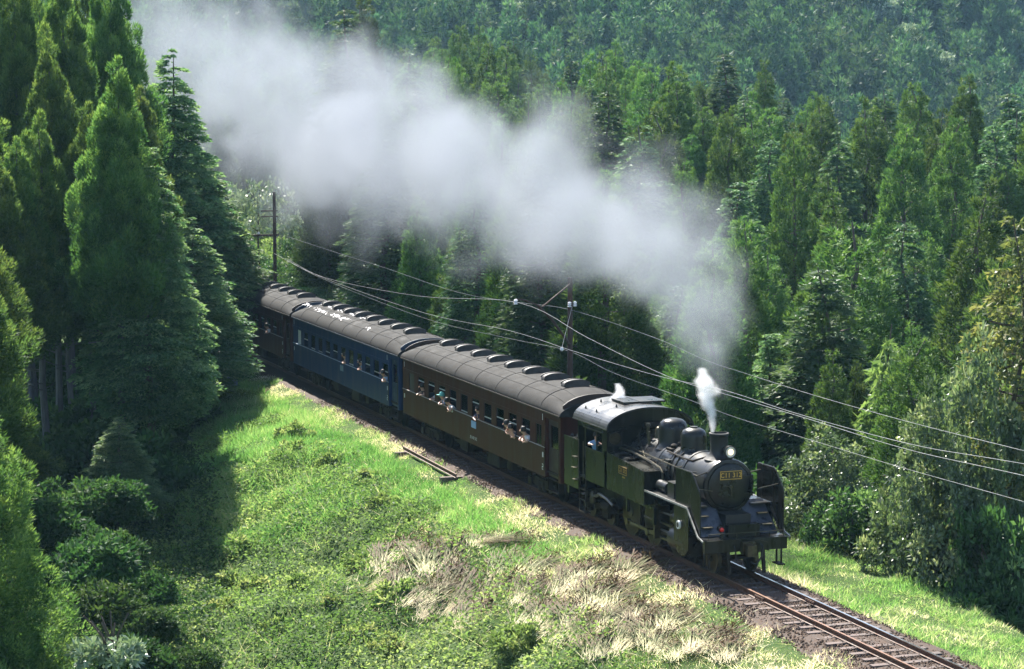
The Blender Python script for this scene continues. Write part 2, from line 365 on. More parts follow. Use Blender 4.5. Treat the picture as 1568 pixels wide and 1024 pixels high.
h = link('hills', mesh_np('hills', V, np.stack([i, i + 1, i + ny + 1, i + ny], -1).reshape(-1, 4), MAT['soil'], smooth=True)); tag(h, kind='structure')

# ------------------------------------------------------------------ track
track = empty('railway_track'); tag(track, kind='structure')
bx0, bx1 = -150.0, 42.0
mb = MB(); prof = [(-2.2, -.60), (-1.5, -.27), (-1.05, -.20), (-.5, -.185), (.5, -.185), (1.05, -.20), (1.5, -.27), (2.2, -.60)]
xs = np.arange(bx0, bx1, .7); rr = np.random.default_rng(4)
vs = []
for x in xs:
    for y, z in prof: vs.append((x, y + rr.normal() * .05, z + rr.normal() * .02))
k = len(prof); fs = [(a * k + b, (a + 1) * k + b, (a + 1) * k + b + 1, a * k + b + 1) for a in range(len(xs) - 1) for b in range(k - 1)]
mb.add(vs, fs); bed = mb.build('ballast_bed', MAT['ballast'], track); bed['kind'] = 'structure'
sp = [(-.0625, 0), (.0625, 0), (.0625, .012), (.012, .03), (.012, .105), (.034, .118), (.034, .150), (-.034, .150), (-.034, .118), (-.012, .105), (-.012, .03), (-.0625, .012)]
for y, nm in ((-.568, 'railtop_no_glint'), (.568, 'railtop')):
    mb = MB(); mb.prism([(y + a, -.155 + b) for a, b in sp], 'x', bx0, bx1); r = mb.build('rail', MAT['rail'], track)
    hb = MB(); hb.box(bx0, bx1, y - .031, y + .031, -.006, .0)
    hb.build('rail_head', MAT[nm], r)
    fx = MB(); fx.box(.0, .56, y - .055, y - .014, -.13, -.05); fx.box(.0, .56, y + .014, y + .055, -.13, -.05)
    for q in range(4): fx.cyl((.07 + q * .14, y - .075, -.09), (.07 + q * .14, y + .075, -.09), .018, n=6)
    fm = fx.mesh('fishplate', MAT['rail'])
    for px in (1.9, -18.0, 11.5): link('fishplate', fm, r, loc=(px + (.9 if y > 0 else 0), 0, 0))
slp = []
for q in range(4):
    mb = MB(); w = .10; hh = 1.05
    xx = [-w, -w * .9, w * .92, w]
    mb.box(-.10, .10, -1.05 - .03 * q, 1.05 + .02 * q, -.34, -.165)
    for y in (-.568, .568): mb.box(-.085, .085, y - .11, y + .11, -.168, -.156)
    for y in (-.568, .568):
        for sy in (-.085, .085): mb.box(-.02, .02, y + sy - .014, y + sy + .014, -.16, -.132)
    slp.append(mb.mesh('sleeper', MAT['sleeper']))
x = -44.0; q = 0
while x < 17:
    link('sleeper', slp[q % 4], track, loc=(x, random.uniform(-.05, .05), random.uniform(-.012, .008)), rot=(0, 0, random.uniform(-.02, .02))); x += .62; q += 1
# loose ballast stones
n = 30000; r = np.random.default_rng(8)
X = r.uniform(-46, 15, n); Y = np.clip(r.normal(0, .75, n) + np.where(r.random(n) < .5, -1.2, .5), -2.5, 2.4); S = r.uniform(.02, .052, n)
keep = (np.abs(np.abs(Y) - .568) > .09); X, Y, S = X[keep], Y[keep], S[keep]
Z = np.interp(np.abs(Y), [0, 1.05, 1.5, 2.2, 3], [-.185, -.20, -.265, -.585, -.60]) + S * .25
octv = np.array([[1, 0, 0], [-1, 0, 0], [0, 1, 0], [0, -1, 0], [0, 0, .8], [0, 0, -.8]]); octf = np.array([[0, 2, 4], [2, 1, 4], [1, 3, 4], [3, 0, 4], [2, 0, 5], [1, 2, 5], [3, 1, 5], [0, 3, 5]])
ang = r.random(len(X)) * 6.28; ov = octv[None] * S[:, None, None] * r.uniform(.6, 1.3, (len(X), 6, 1))
ca, sa = np.cos(ang)[:, None], np.sin(ang)[:, None]
V = np.stack([ov[..., 0] * ca - ov[..., 1] * sa + X[:, None], ov[..., 0] * sa + ov[..., 1] * ca + Y[:, None], ov[..., 2] + Z[:, None]], -1)
st = link('ballast_gravel', mesh_np('ballast_gravel', V.reshape(-1, 3), (octf[None] + 6 * np.arange(len(X))[:, None, None]).reshape(-1, 3), MAT['stone'])); tag(st, kind='stuff')

# ------------------------------------------------------------------ plants: generators
def crown_mesh(name, mat, h, r, zb, nclump, nleaf, leaf, wid, seed, kind='sugi', power=.75):
    """conifer crown: leaf-sized blades in clumps spread over an uneven cone between zb and h"""
    g = np.random.default_rng(seed)
    t = 1 - np.sqrt(g.random(nclump) * .97 + .002) if kind != 'col' else g.random(nclump)
    t = np.clip(t + g.normal(0, .02, nclump), 0, .995)
    a = np.arange(nclump) * 2.39996 + g.normal(0, .5, nclump)
    la = .10 if nclump > 900 else .20
    lobes = 1 + la * np.sin(a * 3 + t * 17 + seed) + .9 * la * np.sin(a * 5 - t * 29 + seed * 2)
    env = r * np.minimum((1 - t) ** power, .45 + 3.5 * t) * lobes
    rad = env * np.where(g.random(nclump) < .72, g.uniform(.78, 1.06, nclump), g.uniform(.25, .78, nclump))
    z = zb + t * (h - zb)
    C = np.stack([rad * np.cos(a), rad * np.sin(a), z], -1)
    O = np.stack([np.cos(a), np.sin(a), np.zeros_like(a)], -1)
    cr = (.13 + .62 * (1 - t) ** .6) * r * (.17 if nclump > 900 else .22) * g.uniform(.75, 1.35, nclump) + leaf * .3
    ct = g.normal(.42, .17, nclump) + .26 * t  # tint rises towards the crown top: sunlit tips painted in
    if kind == 'hinoki':
        # flat drooping sprays in tiers
        k = nclump * nleaf; ci = np.repeat(np.arange(nclump), nleaf)
        u = g.random(k); ang = g.normal(0, .75, k)
        Oc = O[ci]; Tn = np.stack([-Oc[:, 1], Oc[:, 0], Oc[:, 2]], -1)
        dirp = unit(Oc * np.cos(ang)[:, None] + Tn * np.sin(ang)[:, None])
        ln = cr[ci] * 2.0 * u
        P = C[ci] - Oc * (cr[ci] * .9)[:, None] + dirp * ln[:, None] + np.array([0, 0, 1.0]) * (.25 * cr[ci] * np.sin(u * 3.0) - .5 * cr[ci] * u * u)[:, None] + g.normal(0, .05, (k, 3)) * cr[ci][:, None]
        D = unit(dirp + np.array([0, 0, -.15]) + g.normal(0, .35, (k, 3)))
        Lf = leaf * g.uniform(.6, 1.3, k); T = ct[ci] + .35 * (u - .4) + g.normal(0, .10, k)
    else:
        k = nclump * nleaf; ci = np.repeat(np.arange(nclump), nleaf)
        d = unit(g.normal(size=(k, 3)) + O[ci] * .55 + np.array([0, 0, .25]))
        rr_ = cr[ci] * g.uniform(.55, 1.0, k)
        P = C[ci] + d * rr_[:, None] * np.array([1, 1, 1.25])
        D = unit(d * .8 + np.array([0, 0, .75]) + O[ci] * .25 + g.normal(0, .3, (k, 3)))
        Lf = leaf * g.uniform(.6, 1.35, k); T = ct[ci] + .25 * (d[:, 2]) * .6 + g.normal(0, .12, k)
    # tip shoot
    V, Fq = blade_tris(P, D, Lf, wid * 1.25 * g.uniform(.7, 1.3, k), g)
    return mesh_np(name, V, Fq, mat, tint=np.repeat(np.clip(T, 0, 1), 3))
def trunk_mesh(name, mat, h, r0, seed, limbs=10, z0=.25, z1=.8, ll=1.2):
    g = np.random.default_rng(seed); mb = MB(); n = 7
    pts = [(g.normal(0, .03) * k, g.normal(0, .03) * k, h * .97 * k / n) for k in range(n + 1)]
    for k in range(n):
        mb.cyl(pts[k], pts[k + 1], r0 * (1 - k / n) ** .8 * (1.25 if k == 0 else 1) + .02, r0 * (1 - (k + 1) / n) ** .8 + .02, n=8, cap=False)
    for k in range(limbs):
        z = h * g.uniform(z0, z1); a = g.random() * 6.28; l = ll * g.uniform(.6, 1.3) * (1 - z / h + .15)
        d = Vector((math.cos(a), math.sin(a), g.uniform(-.15, .35)))
        mb.tube([(0, 0, z), (d.x * l * .5, d.y * l * .5, z + d.z * l * .3), (d.x * l, d.y * l, z + d.z * l)], .028 + .01 * r0, n=4)
    return mb.mesh(name, mat)
def bush_mesh(name, mat, rx, ry, rz, nclump, nleaf, leaf, wid, seed, flat=.0, cscale=1.0, droop=.0):
    """leafy shrub: leaves on many small clumps over an uneven dome, some inside it"""
    g = np.random.default_rng(seed)
    d = unit(g.normal(size=(nclump, 3)) + np.array([0, 0, .35])); d[:, 2] = np.abs(d[:, 2]) * np.where(g.random(nclump) < .8, 1, -.25)
    lob = 1 + .18 * np.sin(d[:, 0] * 5 + seed) + .16 * np.sin(d[:, 1] * 6 + d[:, 2] * 4 + seed * 1.7)
    rad = np.where(g.random(nclump) < .75, g.uniform(.82, 1.04, nclump), g.uniform(.3, .8, nclump)) * lob
    C = d * rad[:, None] * np.array([rx, ry, rz]) + np.array([0, 0, rz * .12])
    cr = cscale * .16 * (rx + ry + rz) / 3 * g.uniform(.7, 1.5, nclump); ct = g.normal(.45, .18, nclump)
    k = nclump * nleaf; ci = np.repeat(np.arange(nclump), nleaf)
    e = unit(g.normal(size=(k, 3)) + d[ci] * .6 + np.array([0, 0, .3]))
    P = C[ci] + e * (cr[ci] * g.uniform(.45, 1, k))[:, None]
    P[:, 2] = np.maximum(P[:, 2], .02)
    D = unit(e * .7 + g.normal(0, .55, (k, 3)) + np.array([0, 0, -droop]))
    V, Fq = leaf_quads(P, D, leaf * g.uniform(.6, 1.35, k), wid * g.uniform(.7, 1.3, k), g)
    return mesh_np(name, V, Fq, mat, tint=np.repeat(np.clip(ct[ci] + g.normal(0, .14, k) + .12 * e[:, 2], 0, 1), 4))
def stems_mesh(name, mat, h, spread, n, seed, r=.03):
    g = np.random.default_rng(seed); mb = MB()
    for _ in range(n):
        a = g.random() * 6.28; s = spread * g.uniform(.3, 1); hh = h * g.uniform(.6, 1)
        mb.tube([(.05 * math.cos(a), .05 * math.sin(a), -.15), (s * .35 * math.cos(a), s * .35 * math.sin(a), hh * .55), (s * math.cos(a + .2), s * math.sin(a + .2), hh)], r, n=4)
    return mb.mesh(name, mat)

# prototypes are unit trees of a known height, scaled where they stand
def proto(kind, mat, h, r, zb, nc, nl, leaf, wid, seed, bark='bark', power=.75, limbs=12, r0=None):
    return dict(h=h, r=r, crown=crown_mesh('crown', MAT[mat], h, r, zb, nc, nl, leaf, wid, seed, kind, power),
                trunk=trunk_mesh('trunk', MAT[bark], h, r0 or .012 * h + .03, seed, limbs=limbs, ll=r * .8))
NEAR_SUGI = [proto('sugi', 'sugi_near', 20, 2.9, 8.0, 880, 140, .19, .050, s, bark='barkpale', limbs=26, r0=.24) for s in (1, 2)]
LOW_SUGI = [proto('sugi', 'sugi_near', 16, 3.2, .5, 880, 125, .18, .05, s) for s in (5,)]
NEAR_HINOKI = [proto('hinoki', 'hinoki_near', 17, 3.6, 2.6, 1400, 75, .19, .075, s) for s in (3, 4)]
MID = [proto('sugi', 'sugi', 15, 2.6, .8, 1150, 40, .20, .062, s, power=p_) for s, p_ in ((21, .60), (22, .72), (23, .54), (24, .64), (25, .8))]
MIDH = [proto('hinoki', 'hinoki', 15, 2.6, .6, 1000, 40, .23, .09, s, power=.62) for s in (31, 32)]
def tree(name, pr, x, y, ztop, rad, label, cat='tree', group=None, rz=None, sink=.15, g0=None):
    z0 = float(ground(x, y)) - sink if g0 is None else g0
    o = empty(name, (x, y, z0), label, cat, group, rz=random.uniform(0, 6.28) if rz is None else rz)
    s = (ztop - z0) / pr['h']; o.scale = (rad / pr['r'], rad / pr['r'], s)
    link('crown', pr['crown'], o); link('trunk', pr['trunk'], o)
    return o

# ------------------------------------------------------------------ left-hand grove
GL = 'conifers of the grove left of the clearing'
left = [  # kind, column, top row, depth, radius, name, label
    ('h', 0, 262, 72, 122, 4.0, 'cypress_tree', 'tall dark cypress at the edge of the grove, its stepped outline against the smoke'),
    ('h', 1, 322, 262, 123, 3.7, 'cypress_tree', 'dark cypress leaning its branches over the rear of the third coach'),
    ('h', 1, 222, 205, 97, 3.0, 'cypress_tree', 'pale tipped cypress with drooping sprays, the front edge of the grove beside the clearing'),
    ('s', 0, 133, 152, 101, 2.05, 'cedar_tree', 'sunlit pointed cedar with the straight grey trunk, beside the pale cypress'),
    ('s', 1, 58, 166, 99, 2.15, 'cedar_tree', 'sunlit round topped cedar, second from the left picture edge'),
    ('s', 0, -8, 235, 95, 2.3, 'cedar_tree', 'broad cedar cut by the left picture edge above the foreground crown'),
    ('s', 1, 172, -70, 117, 2.7, 'cedar_tree', 'tallest cedar of the grove, dark, just left of the drifting smoke'),
    ('s', 0, 100, -40, 113, 2.4, 'cedar_tree', 'tall cedar rising behind the two sunlit cedars with a bare upper stem'),
    ('s', 1, 28, -90, 110, 2.4, 'cedar_tree', 'tall cedar in the top left corner of the grove'),
    ('s', 0, 212, 128, 110, 2.1, 'cedar_tree', 'slender cedar wedged between the tallest cedar and the dark cypress'),
    ('s', 1, 98, 190, 104, 1.9, 'cedar_tree', 'narrow cedar squeezed between the two sunlit cedars'),
    ('s', 0, 22, 205, 97, 1.9, 'cedar_tree', 'narrow cedar just right of the one cut by the left edge'),
    ('s', 1, 170, 240, 102, 1.8, 'cedar_tree', 'narrow cedar between the sunlit cedar and the pale cypress'),
    ('s', 0, 65, -60, 124, 2.6, 'cedar_tree', 'very tall cedar reaching out of the picture above the second sunlit cedar'),
    ('s', 1, 138, -80, 128, 2.7, 'cedar_tree', 'very tall cedar reaching out of the picture above the pointed sunlit cedar'),
    ('s', 0, -25, -70, 118, 2.7, 'cedar_tree', 'very tall cedar at the extreme left, reaching out of the picture'),
    ('h', 0, 288, 330, 109, 3.2, 'cypress_tree', 'low cypress overhanging the grey box beside the line'),
    ('s', 1, -60, 60, 104, 3.0, 'cedar_tree', 'cedar standing behind the left edge of the grove'),
]
for k, pi, u, v, D, rad, nm, lb in left:
    P = at(u, D); zt = CAM[2] + (166.4 - v) * D / FPX
    pr = (NEAR_SUGI if k == 's' else NEAR_HINOKI)[pi]
    tree(nm, pr, P[0], P[1], zt, rad, lb, 'tree', GL, rz=random.uniform(0, 6.28))
for q, (u, D, zt) in enumerate(((-40, 122, 15), (15, 128, 14), (60, 122, 15), (105, 132, 14), (150, 138, 15), (185, 132, 14), (5, 142, 16), (75, 146, 17), (130, 152, 16), (40, 112, 13), (-30, 150, 18))):
    P = at(u, D); tree('cedar_tree', NEAR_SUGI[q % 2], P[0], P[1], zt, 3.0, 'shaded cedar deep inside the grove, behind the sunlit front trees', 'tree', GL)
# bare trunks of the same grove whose own crowns are lost among the others
for u, v, D, zt, lb in ((80, 150, 104, 17, 'cedar with a long bare grey trunk, left of the straightest trunk'), (178, 150, 96, 16, 'brown trunked cedar standing behind the pale cypress'), (150, 120, 125, 20, 'cedar deep in the grove behind the sunlit pair')):
    P = at(u, D); tree('cedar_tree', NEAR_SUGI[0], P[0], P[1], zt, 2.2, lb, 'tree', GL)
for q, (u, D, zt) in enumerate(((-75, 84, 13), (-130, 80, 14), (-95, 74, 12), (-170, 74, 13), (-150, 66, 11))):
    P = at(u, D); tree('cedar_tree', NEAR_SUGI[q % 2], P[0], P[1], zt, 2.6, 'cedar of the grove just outside the left picture edge, shading the gully', 'tree', GL)
P = at(-38, 60); tree('cedar_tree', LOW_SUGI[0], P[0], P[1], 5.6, 2.6, 'sunlit bushy young cedar in the bottom left corner, nearest of all the trees', 'tree', g0=-5.2)
P = at(10, 88); tree('cedar_tree', LOW_SUGI[0], P[0], P[1], 2.2, 2.2, 'young cedar in the shade under the bare trunks at the left', 'tree')
P = at(172, 88); tree('cypress_tree', NEAR_HINOKI[0], P[0], P[1], 1.6, 1.8, 'young dark cypress with layered sprays under the grove, above the undergrowth', 'tree')

# ------------------------------------------------------------------ plantation on the far side of the valley
r = np.random.default_rng(77); cnt = 0; spots = []
for gx in np.arange(-235, 10, 6.1):
    for gy in np.arange(12, 70, 5.7):
        x = gx + r.uniform(-2.4, 2.4); y = gy + r.uniform(-2.2, 2.2)
        u, v, D = project((x, y, float(ground(x, y)) + 13))
        if -132 < x < -74 and y < 18 and u < 495: continue
        if u < 120 or u > 1640 or v < -140 or D < 80: continue
        spots.append((x, y, u, v, D))
for x, y, u, v, D in spots:
    hh = float(np.clip(r.normal(14.0, 2.3), 9.0, 18.5)); rad = r.uniform(2.15, 3.05) * hh / 14
    if D < 140: hh *= .88
    z0 = float(ground(x, y)); hin = r.random() < .24
    pr = MIDH[r.integers(2)] if hin else MID[r.integers(5)]
    kind = 'cypress' if hin else 'cedar'
    vt = project((x, y, z0 + hh))[1]
    pl = 'cedars' if kind == 'cedar' else 'cypresses'
    siz = 'tall' if hh > 15.2 else 'short' if hh < 12.2 else 'middling'
    where = next(w for lim, w in ((330, 'beside the left grove'), (520, 'above the third coach'), (640, 'above the blue coach'), (740, 'above the rear of the first coach'), (850, 'above the front of the first coach'), (960, 'above the engine cab'), (1060, 'above the domes'), (1140, 'above the chimney'), (1220, 'right of the steam jet'), (1300, 'above the round dark bush'), (1380, 'above the feathery tree'), (1460, 'above the glossy bush'), (9999, 'by the right edge')) if u < lim)
    if y > 50: lb, gp = f'{siz} {kind} on the ridge crest, {where}', f'{pl} along the crest of the ridge'
    elif x < -60 and y < 34: lb, gp = f'{siz} dark {kind} beyond the train, {where}', f'{pl} behind the train under the smoke'
    elif y < 26: lb, gp = f'{siz} {kind} in the valley bottom, {where}', f'{pl} in the valley bottom beyond the wires'
    else: lb, gp = f'{siz} {kind} {"high" if y > 38 else "low"} on the planted slope, {where}', f'{pl} on the plantation slope'
    tree(kind + '_tree', pr, x, y, z0 + hh, rad, lb, 'tree', gp); cnt += 1
print('plantation trees', cnt)
# single trees one can point at
P = at(1262, 97); tree('cedar_tree', MID[1], P[0], P[1], CAM[2] - (455 - 166) * 97 / FPX, 1.35, 'bright green young cedar with its dark stem showing, right of the steam jet', 'tree')
P = at(1318, 92); tree('cedar_tree', MID[1], P[0], P[1], CAM[2] - (545 - 166) * 92 / FPX, 1.2, 'bright green young cedar standing behind the wires in front of the pale feathery tree', 'tree')
P = at(1160, 112); tree('cedar_tree', MID[1], P[0], P[1], CAM[2] - (412 - 166) * 112 / FPX, 2.0, 'light green cedar just right of the smoke above the steam jet', 'tree')
P = at(1185, 100); tree('cypress_tree', NEAR_HINOKI[1], P[0], P[1], CAM[2] - (500 - 166) * 100 / FPX, 2.4, 'green cypress with drooping sprays directly behind the chimney', 'tree')
P = at(985, 108); tree('cedar_tree', MID[1], P[0], P[1], CAM[2] - (458 - 166) * 108 / FPX, 1.9, 'light green cedar behind the wires, between the pole and the chimney', 'tree')
P = at(1060, 98); tree('cypress_tree', NEAR_HINOKI[0], P[0], P[1], CAM[2] - (545 - 166) * 98 / FPX, 2.2, 'shaded cypress behind the boiler and domes', 'tree')
P = at(935, 112); tree('cypress_tree', NEAR_HINOKI[1], P[0], P[1], CAM[2] - (470 - 166) * 112 / FPX, 2.3, 'dark cypress right behind the brown overhead line pole', 'tree')
P = at(560, 262); tree('cedar_tree', MID[1], P[0], P[1], CAM[2] + (166 + 18) * 262 / FPX, 4.2, 'big dark cedar standing alone above the smoke on the ridge', 'tree')
BF = dict(h=6.0, r=2.0, crown=crown_mesh('crown', MAT['bamboo'], 6.0, 2.0, .2, 260, 26, .36, .09, 91, 'hinoki', .8), trunk=trunk_mesh('trunk', MAT['twig'], 6.0, .07, 3, limbs=14))
P = at(1362, 88); tree('feathery_tree', BF, P[0], P[1], CAM[2] - (485 - 166) * 88 / FPX, 1.9, 'pale sunlit tree with feathery fronds, brightest in the valley', 'tree')
P = at(1400, 150); tree('cypress_tree', MIDH[0], P[0], P[1], CAM[2] - (300 - 166) * 150 / FPX, 2.6, 'pale fringed cypress on the slope above the feathery tree', 'tree')

# ------------------------------------------------------------------ far mountain wood: too many and too small to count
pc = bpy.data.collections.new('far_tree_kinds')
for q in range(5):
    me = crown_mesh('far_conifer', MAT['far'], 17 + q, 2.9 + .22 * q, .5, 150, 14, .95, .36, 60 + q, 'sugi', (.7, .8, .9, .75, .65)[q])
    pc.objects.link(bpy.data.objects.new('far_conifer', me))
def scatter_gn(name, pts, coll, s0, s1, seed, kind='stuff'):
    me = bpy.data.meshes.new(name); me.from_pydata([tuple(p) for p in pts], [], [])
    o = link(name, me); tag(o, kind=kind)
    ng = bpy.data.node_groups.new(name, 'GeometryNodeTree')
    ng.interface.new_socket('Geometry', in_out='INPUT', socket_type='NodeSocketGeometry'); ng.interface.new_socket('Geometry', in_out='OUTPUT', socket_type='NodeSocketGeometry')
    a = ng.nodes.new('NodeGroupInput'); b = ng.nodes.new('NodeGroupOutput'); io = ng.nodes.new('GeometryNodeInstanceOnPoints')
    ci = ng.nodes.new('GeometryNodeCollectionInfo'); ci.inputs['Collection'].default_value = coll; ci.inputs['Separate Children'].default_value = True; ci.inputs['Reset Children'].default_value = True
    rv = ng.nodes.new('FunctionNodeRandomValue'); rv.data_type = 'FLOAT_VECTOR'; rv.inputs[0].default_value = (-.04, -.04, 0); rv.inputs[1].default_value = (.04, .04, 6.28); rv.inputs['Seed'].default_value = seed
    rs = ng.nodes.new('FunctionNodeRandomValue'); rs.data_type = 'FLOAT'; rs.inputs[2].default_value = s0; rs.inputs[3].default_value = s1; rs.inputs['Seed'].default_value = seed + 1
    l = ng.links.new
    l(a.outputs[0], io.inputs['Points']); l(ci.outputs[0], io.inputs['Instance']); io.inputs['Pick Instance'].default_value = True
    l(rv.outputs[0], io.inputs['Rotation']); l(rs.outputs[1], io.inputs['Scale']); l(io.outputs[0], b.inputs[0])
    md = o.modifiers.new('scatter', 'NODES'); md.node_group = ng
    return o
r = np.random.default_rng(9); pts = []
for d in np.arange(445, 900, 7.2):
    hw = d * .27
    for l_ in np.arange(-hw, hw, 6.0):
        dd = d + r.uniform(-2.6, 2.6); ll = l_ + r.uniform(-2.2, 2.2); z = float(hills_z(dd, ll))
        v = 166.4 - (z + 10 - CAM[2]) * FPX / dd
        if v < -150 or v > 420: continue
        q = CAM[:2] + dd * HF + ll * HR; pts.append((q[0], q[1], z))
print('far trees', len(pts))
o = scatter_gn('far_forest', pts, pc, .8, 1.4, 5)
# pale broadleaf crowns among the far conifers
pale = bush_mesh('crown', MAT['silver'], 4.2, 4.2, 3.2, 80, 16, .8, .42, 17)
for q, (u, v, D) in enumerate(((780, 22, 560), (792, 40, 552), (800, 60, 545), (812, 72, 545), (760, 12, 565), (1385, 78, 560), (1400, 88, 555), (1420, 98, 548), (1345, 60, 575), (1362, 66, 570), (1435, 112, 545), (1372, 92, 552), (820, 90, 540), (1010, 30, 580), (1130, 45, 575))):
    P = at(u, D, v); l_ = (u - 784) / FPX * D
    dd = D
    for _ in range(60):
        z = float(hills_z(dd, l_)); vv = 166.4 - (z + 14 - CAM[2]) * FPX / dd
        if vv < v: break
        dd += 4; l_ = (u - 784) / FPX * dd
    Q = CAM[:2] + dd * HF + l_ * HR
    o = empty('pale_tree', (Q[0], Q[1], z), 'pale silvery broadleaf tree among the hazy conifers of the far mountain', 'tree', 'pale trees on the far mountain')
    link('crown', pale, o, loc=(0, 0, 12.5), rot=(0, 0, q * 1.3)); link('trunk', trunk_mesh('trunk', MAT['twig'], 14, .25, q, limbs=4), o)

# ------------------------------------------------------------------ shrubs and trees right of the line
def bush(name, me, x, y, s, label, cat='bush', group=None, z=None, stems=None, rz=None, par='foliage'):
    o = empty(name, (x, y, float(ground(x, y)) - .1 if z is None else z), label, cat, group, rz=random.uniform(0, 6.28) if rz is None else rz)
    o.scale = s if isinstance(s, tuple) else (s, s, s)
    link(par, me, o)
    if stems: link('stem', stems, o)
    return o
ST = stems_mesh('stem', MAT['twig'], 1.6, .9, 9, 2)
BG = [bush_mesh('foliage', MAT['bushglossy'], 2.0, 2.0, 3.0, 420, 60, .15, .07, s, cscale=.62) for s in (1, 2)]
BD = [bush_mesh('foliage', MAT['bush'], 1.6, 1.6, 1.7, 220, 46, .17, .075, s) for s in (3, 4)]
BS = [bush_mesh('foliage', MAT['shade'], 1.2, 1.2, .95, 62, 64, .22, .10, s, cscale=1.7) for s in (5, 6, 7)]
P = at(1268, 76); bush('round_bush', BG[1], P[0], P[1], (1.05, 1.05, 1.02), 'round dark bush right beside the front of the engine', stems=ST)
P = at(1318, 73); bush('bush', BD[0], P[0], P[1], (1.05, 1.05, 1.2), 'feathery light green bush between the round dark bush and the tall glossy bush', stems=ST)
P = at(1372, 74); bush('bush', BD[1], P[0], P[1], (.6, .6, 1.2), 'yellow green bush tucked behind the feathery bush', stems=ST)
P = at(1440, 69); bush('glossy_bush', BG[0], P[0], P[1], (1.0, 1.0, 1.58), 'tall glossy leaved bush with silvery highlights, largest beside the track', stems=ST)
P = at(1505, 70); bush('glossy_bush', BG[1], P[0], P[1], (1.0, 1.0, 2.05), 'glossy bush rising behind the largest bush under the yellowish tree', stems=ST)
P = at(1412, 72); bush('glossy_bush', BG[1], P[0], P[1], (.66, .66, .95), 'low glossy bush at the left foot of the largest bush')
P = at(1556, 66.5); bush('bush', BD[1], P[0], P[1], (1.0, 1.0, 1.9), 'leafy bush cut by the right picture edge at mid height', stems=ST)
P = at(1470, 67.2); bush('low_bush', BS[0], P[0], P[1], .75, 'low broad leaved plant on the grass under the largest bush')
P = at(1535, 65.5); bush('low_bush', BS[1], P[0], P[1], .95, 'low shaded plant at the right edge under the leafy bush')
P = at(1340, 71.5); bush('low_bush', BS[2], P[0], P[1], .5, 'small tuft at the foot of the feathery bush by the grass')
AT = dict(h=11.0, r=2.2, crown=crown_mesh('crown', MAT['autumn'], 11.0, 2.2, 3.2, 330, 34, .22, .085, 71, 'hinoki', .6), trunk=trunk_mesh('trunk', MAT['twig'], 11.0, .13, 9, limbs=26, ll=2.0))
P = at(1560, 72); tree('yellowing_tree', AT, P[0], P[1], CAM[2] - (318 - 166) * 72 / FPX, 2.0, 'yellowing tree with thin arching twigs at the right picture edge', 'tree')
P = at(1562, 78); tree('cedar_tree', LOW_SUGI[0], P[0], P[1], CAM[2] - (540 - 166) * 78 / FPX, 1.6, 'soft green young cedar under the yellowing tree', 'tree')

# ------------------------------------------------------------------ undergrowth at the foot of the grove, and the sunlit bank up the line
UL = ['broad leaved shrub under the bare trunks at the left', 'dark shrub right of the young cedar in the corner', 'shrub in the shade where the grove meets the clearing', 'low shrub in the shaded gully, half way to the brambles']
for q, (u, v, D, s, lb) in enumerate(((115, 770, 84, 1.25, 'broad leaved shrub at the foot of the straight grey trunk'), (165, 765, 83, 1.0, 'pale leaved shrub in front of the two brown trunks'), (70, 800, 80, 1.2, 'dark shrub left of the broad leaved shrub under the trunks'), (150, 840, 75, .9, 'dense dark shrub in the shaded gully below the brown trunks'), (120, 880, 70, 1.15, 'dark shrub between the foreground cedar and the gully'), (215, 900, 71, .7, 'shaded shrub at the right side of the gully'), (140, 930, 67, .9, 'shaded shrub above the whitish leaved plant'), (215, 960, 66, .7, 'shaded tangle right of the whitish leaved plant'), (190, 1015, 62, .8, 'dark shrub at the bottom edge beneath the whitish leaves'), (285, 1010, 63, .5, 'low dark bramble at the bottom edge, left of the brown weeds'))):
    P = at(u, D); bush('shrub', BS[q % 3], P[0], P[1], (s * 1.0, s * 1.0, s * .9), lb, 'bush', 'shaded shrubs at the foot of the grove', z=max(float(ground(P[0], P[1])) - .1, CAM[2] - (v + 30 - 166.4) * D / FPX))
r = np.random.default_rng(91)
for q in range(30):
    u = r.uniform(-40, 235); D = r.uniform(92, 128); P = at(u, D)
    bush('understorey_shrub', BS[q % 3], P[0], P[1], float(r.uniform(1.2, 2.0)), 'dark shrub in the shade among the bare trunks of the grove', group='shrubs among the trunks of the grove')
WC = [bush_mesh('foliage', MAT['weed'], .6, .6, .42, 34, 40, .16, .07, s, cscale=1.6) for s in (61, 62, 63)]
r = np.random.default_rng(19)
for q in range(44):
    x = r.uniform(-38, 12); y = -r.uniform(4.2, 15)
    u, v, D = project((x, y, float(ground(x, y))))
    if u < 330 or v > 1040 or (y > -6 and x > -20): continue
    bush('weed_clump', WC[q % 3], x, y, float(r.uniform(.5, 1.25)), 'leafy weed clump standing out of the rough grass below the line', cat='weed', group='weed clumps on the rough slope')
SV = bush_mesh('foliage', MAT['silver'], 1.15, .8, .45, 60, 26, .26, .10, 44, cscale=1.2)
P = at(170, 61, 985); bush('sun_whitened_shrub', SV, P[0], P[1], .85, 'whitish leaved shrub at the bottom left, sunlight painted into its leaves', z=P[2] - .45, stems=ST)
r = np.random.default_rng(31)
for q in range(85):
    x = r.uniform(-130, -76); y = r.uniform(4.5, 19)
    if project((x, y, float(ground(x, y))))[0] > 490: continue
    bush('bank_bush', BD[q % 2], x, y, float(r.uniform(.7, 1.15)), 'sunlit bright green bush on the bank behind the far pole', group='sunlit bushes on the bank behind the far pole')
for q in range(14):
    x = -66 + q * 3.6 + r.uniform(-1, 1); y = r.uniform(6.5, 8.5)
    bush('lineside_bush', BS[q % 3], x, y, float(r.uniform(1.4, 2.0)), 'dark leafy bush behind the coaches on the far side of the line', group='bushes behind the coaches')
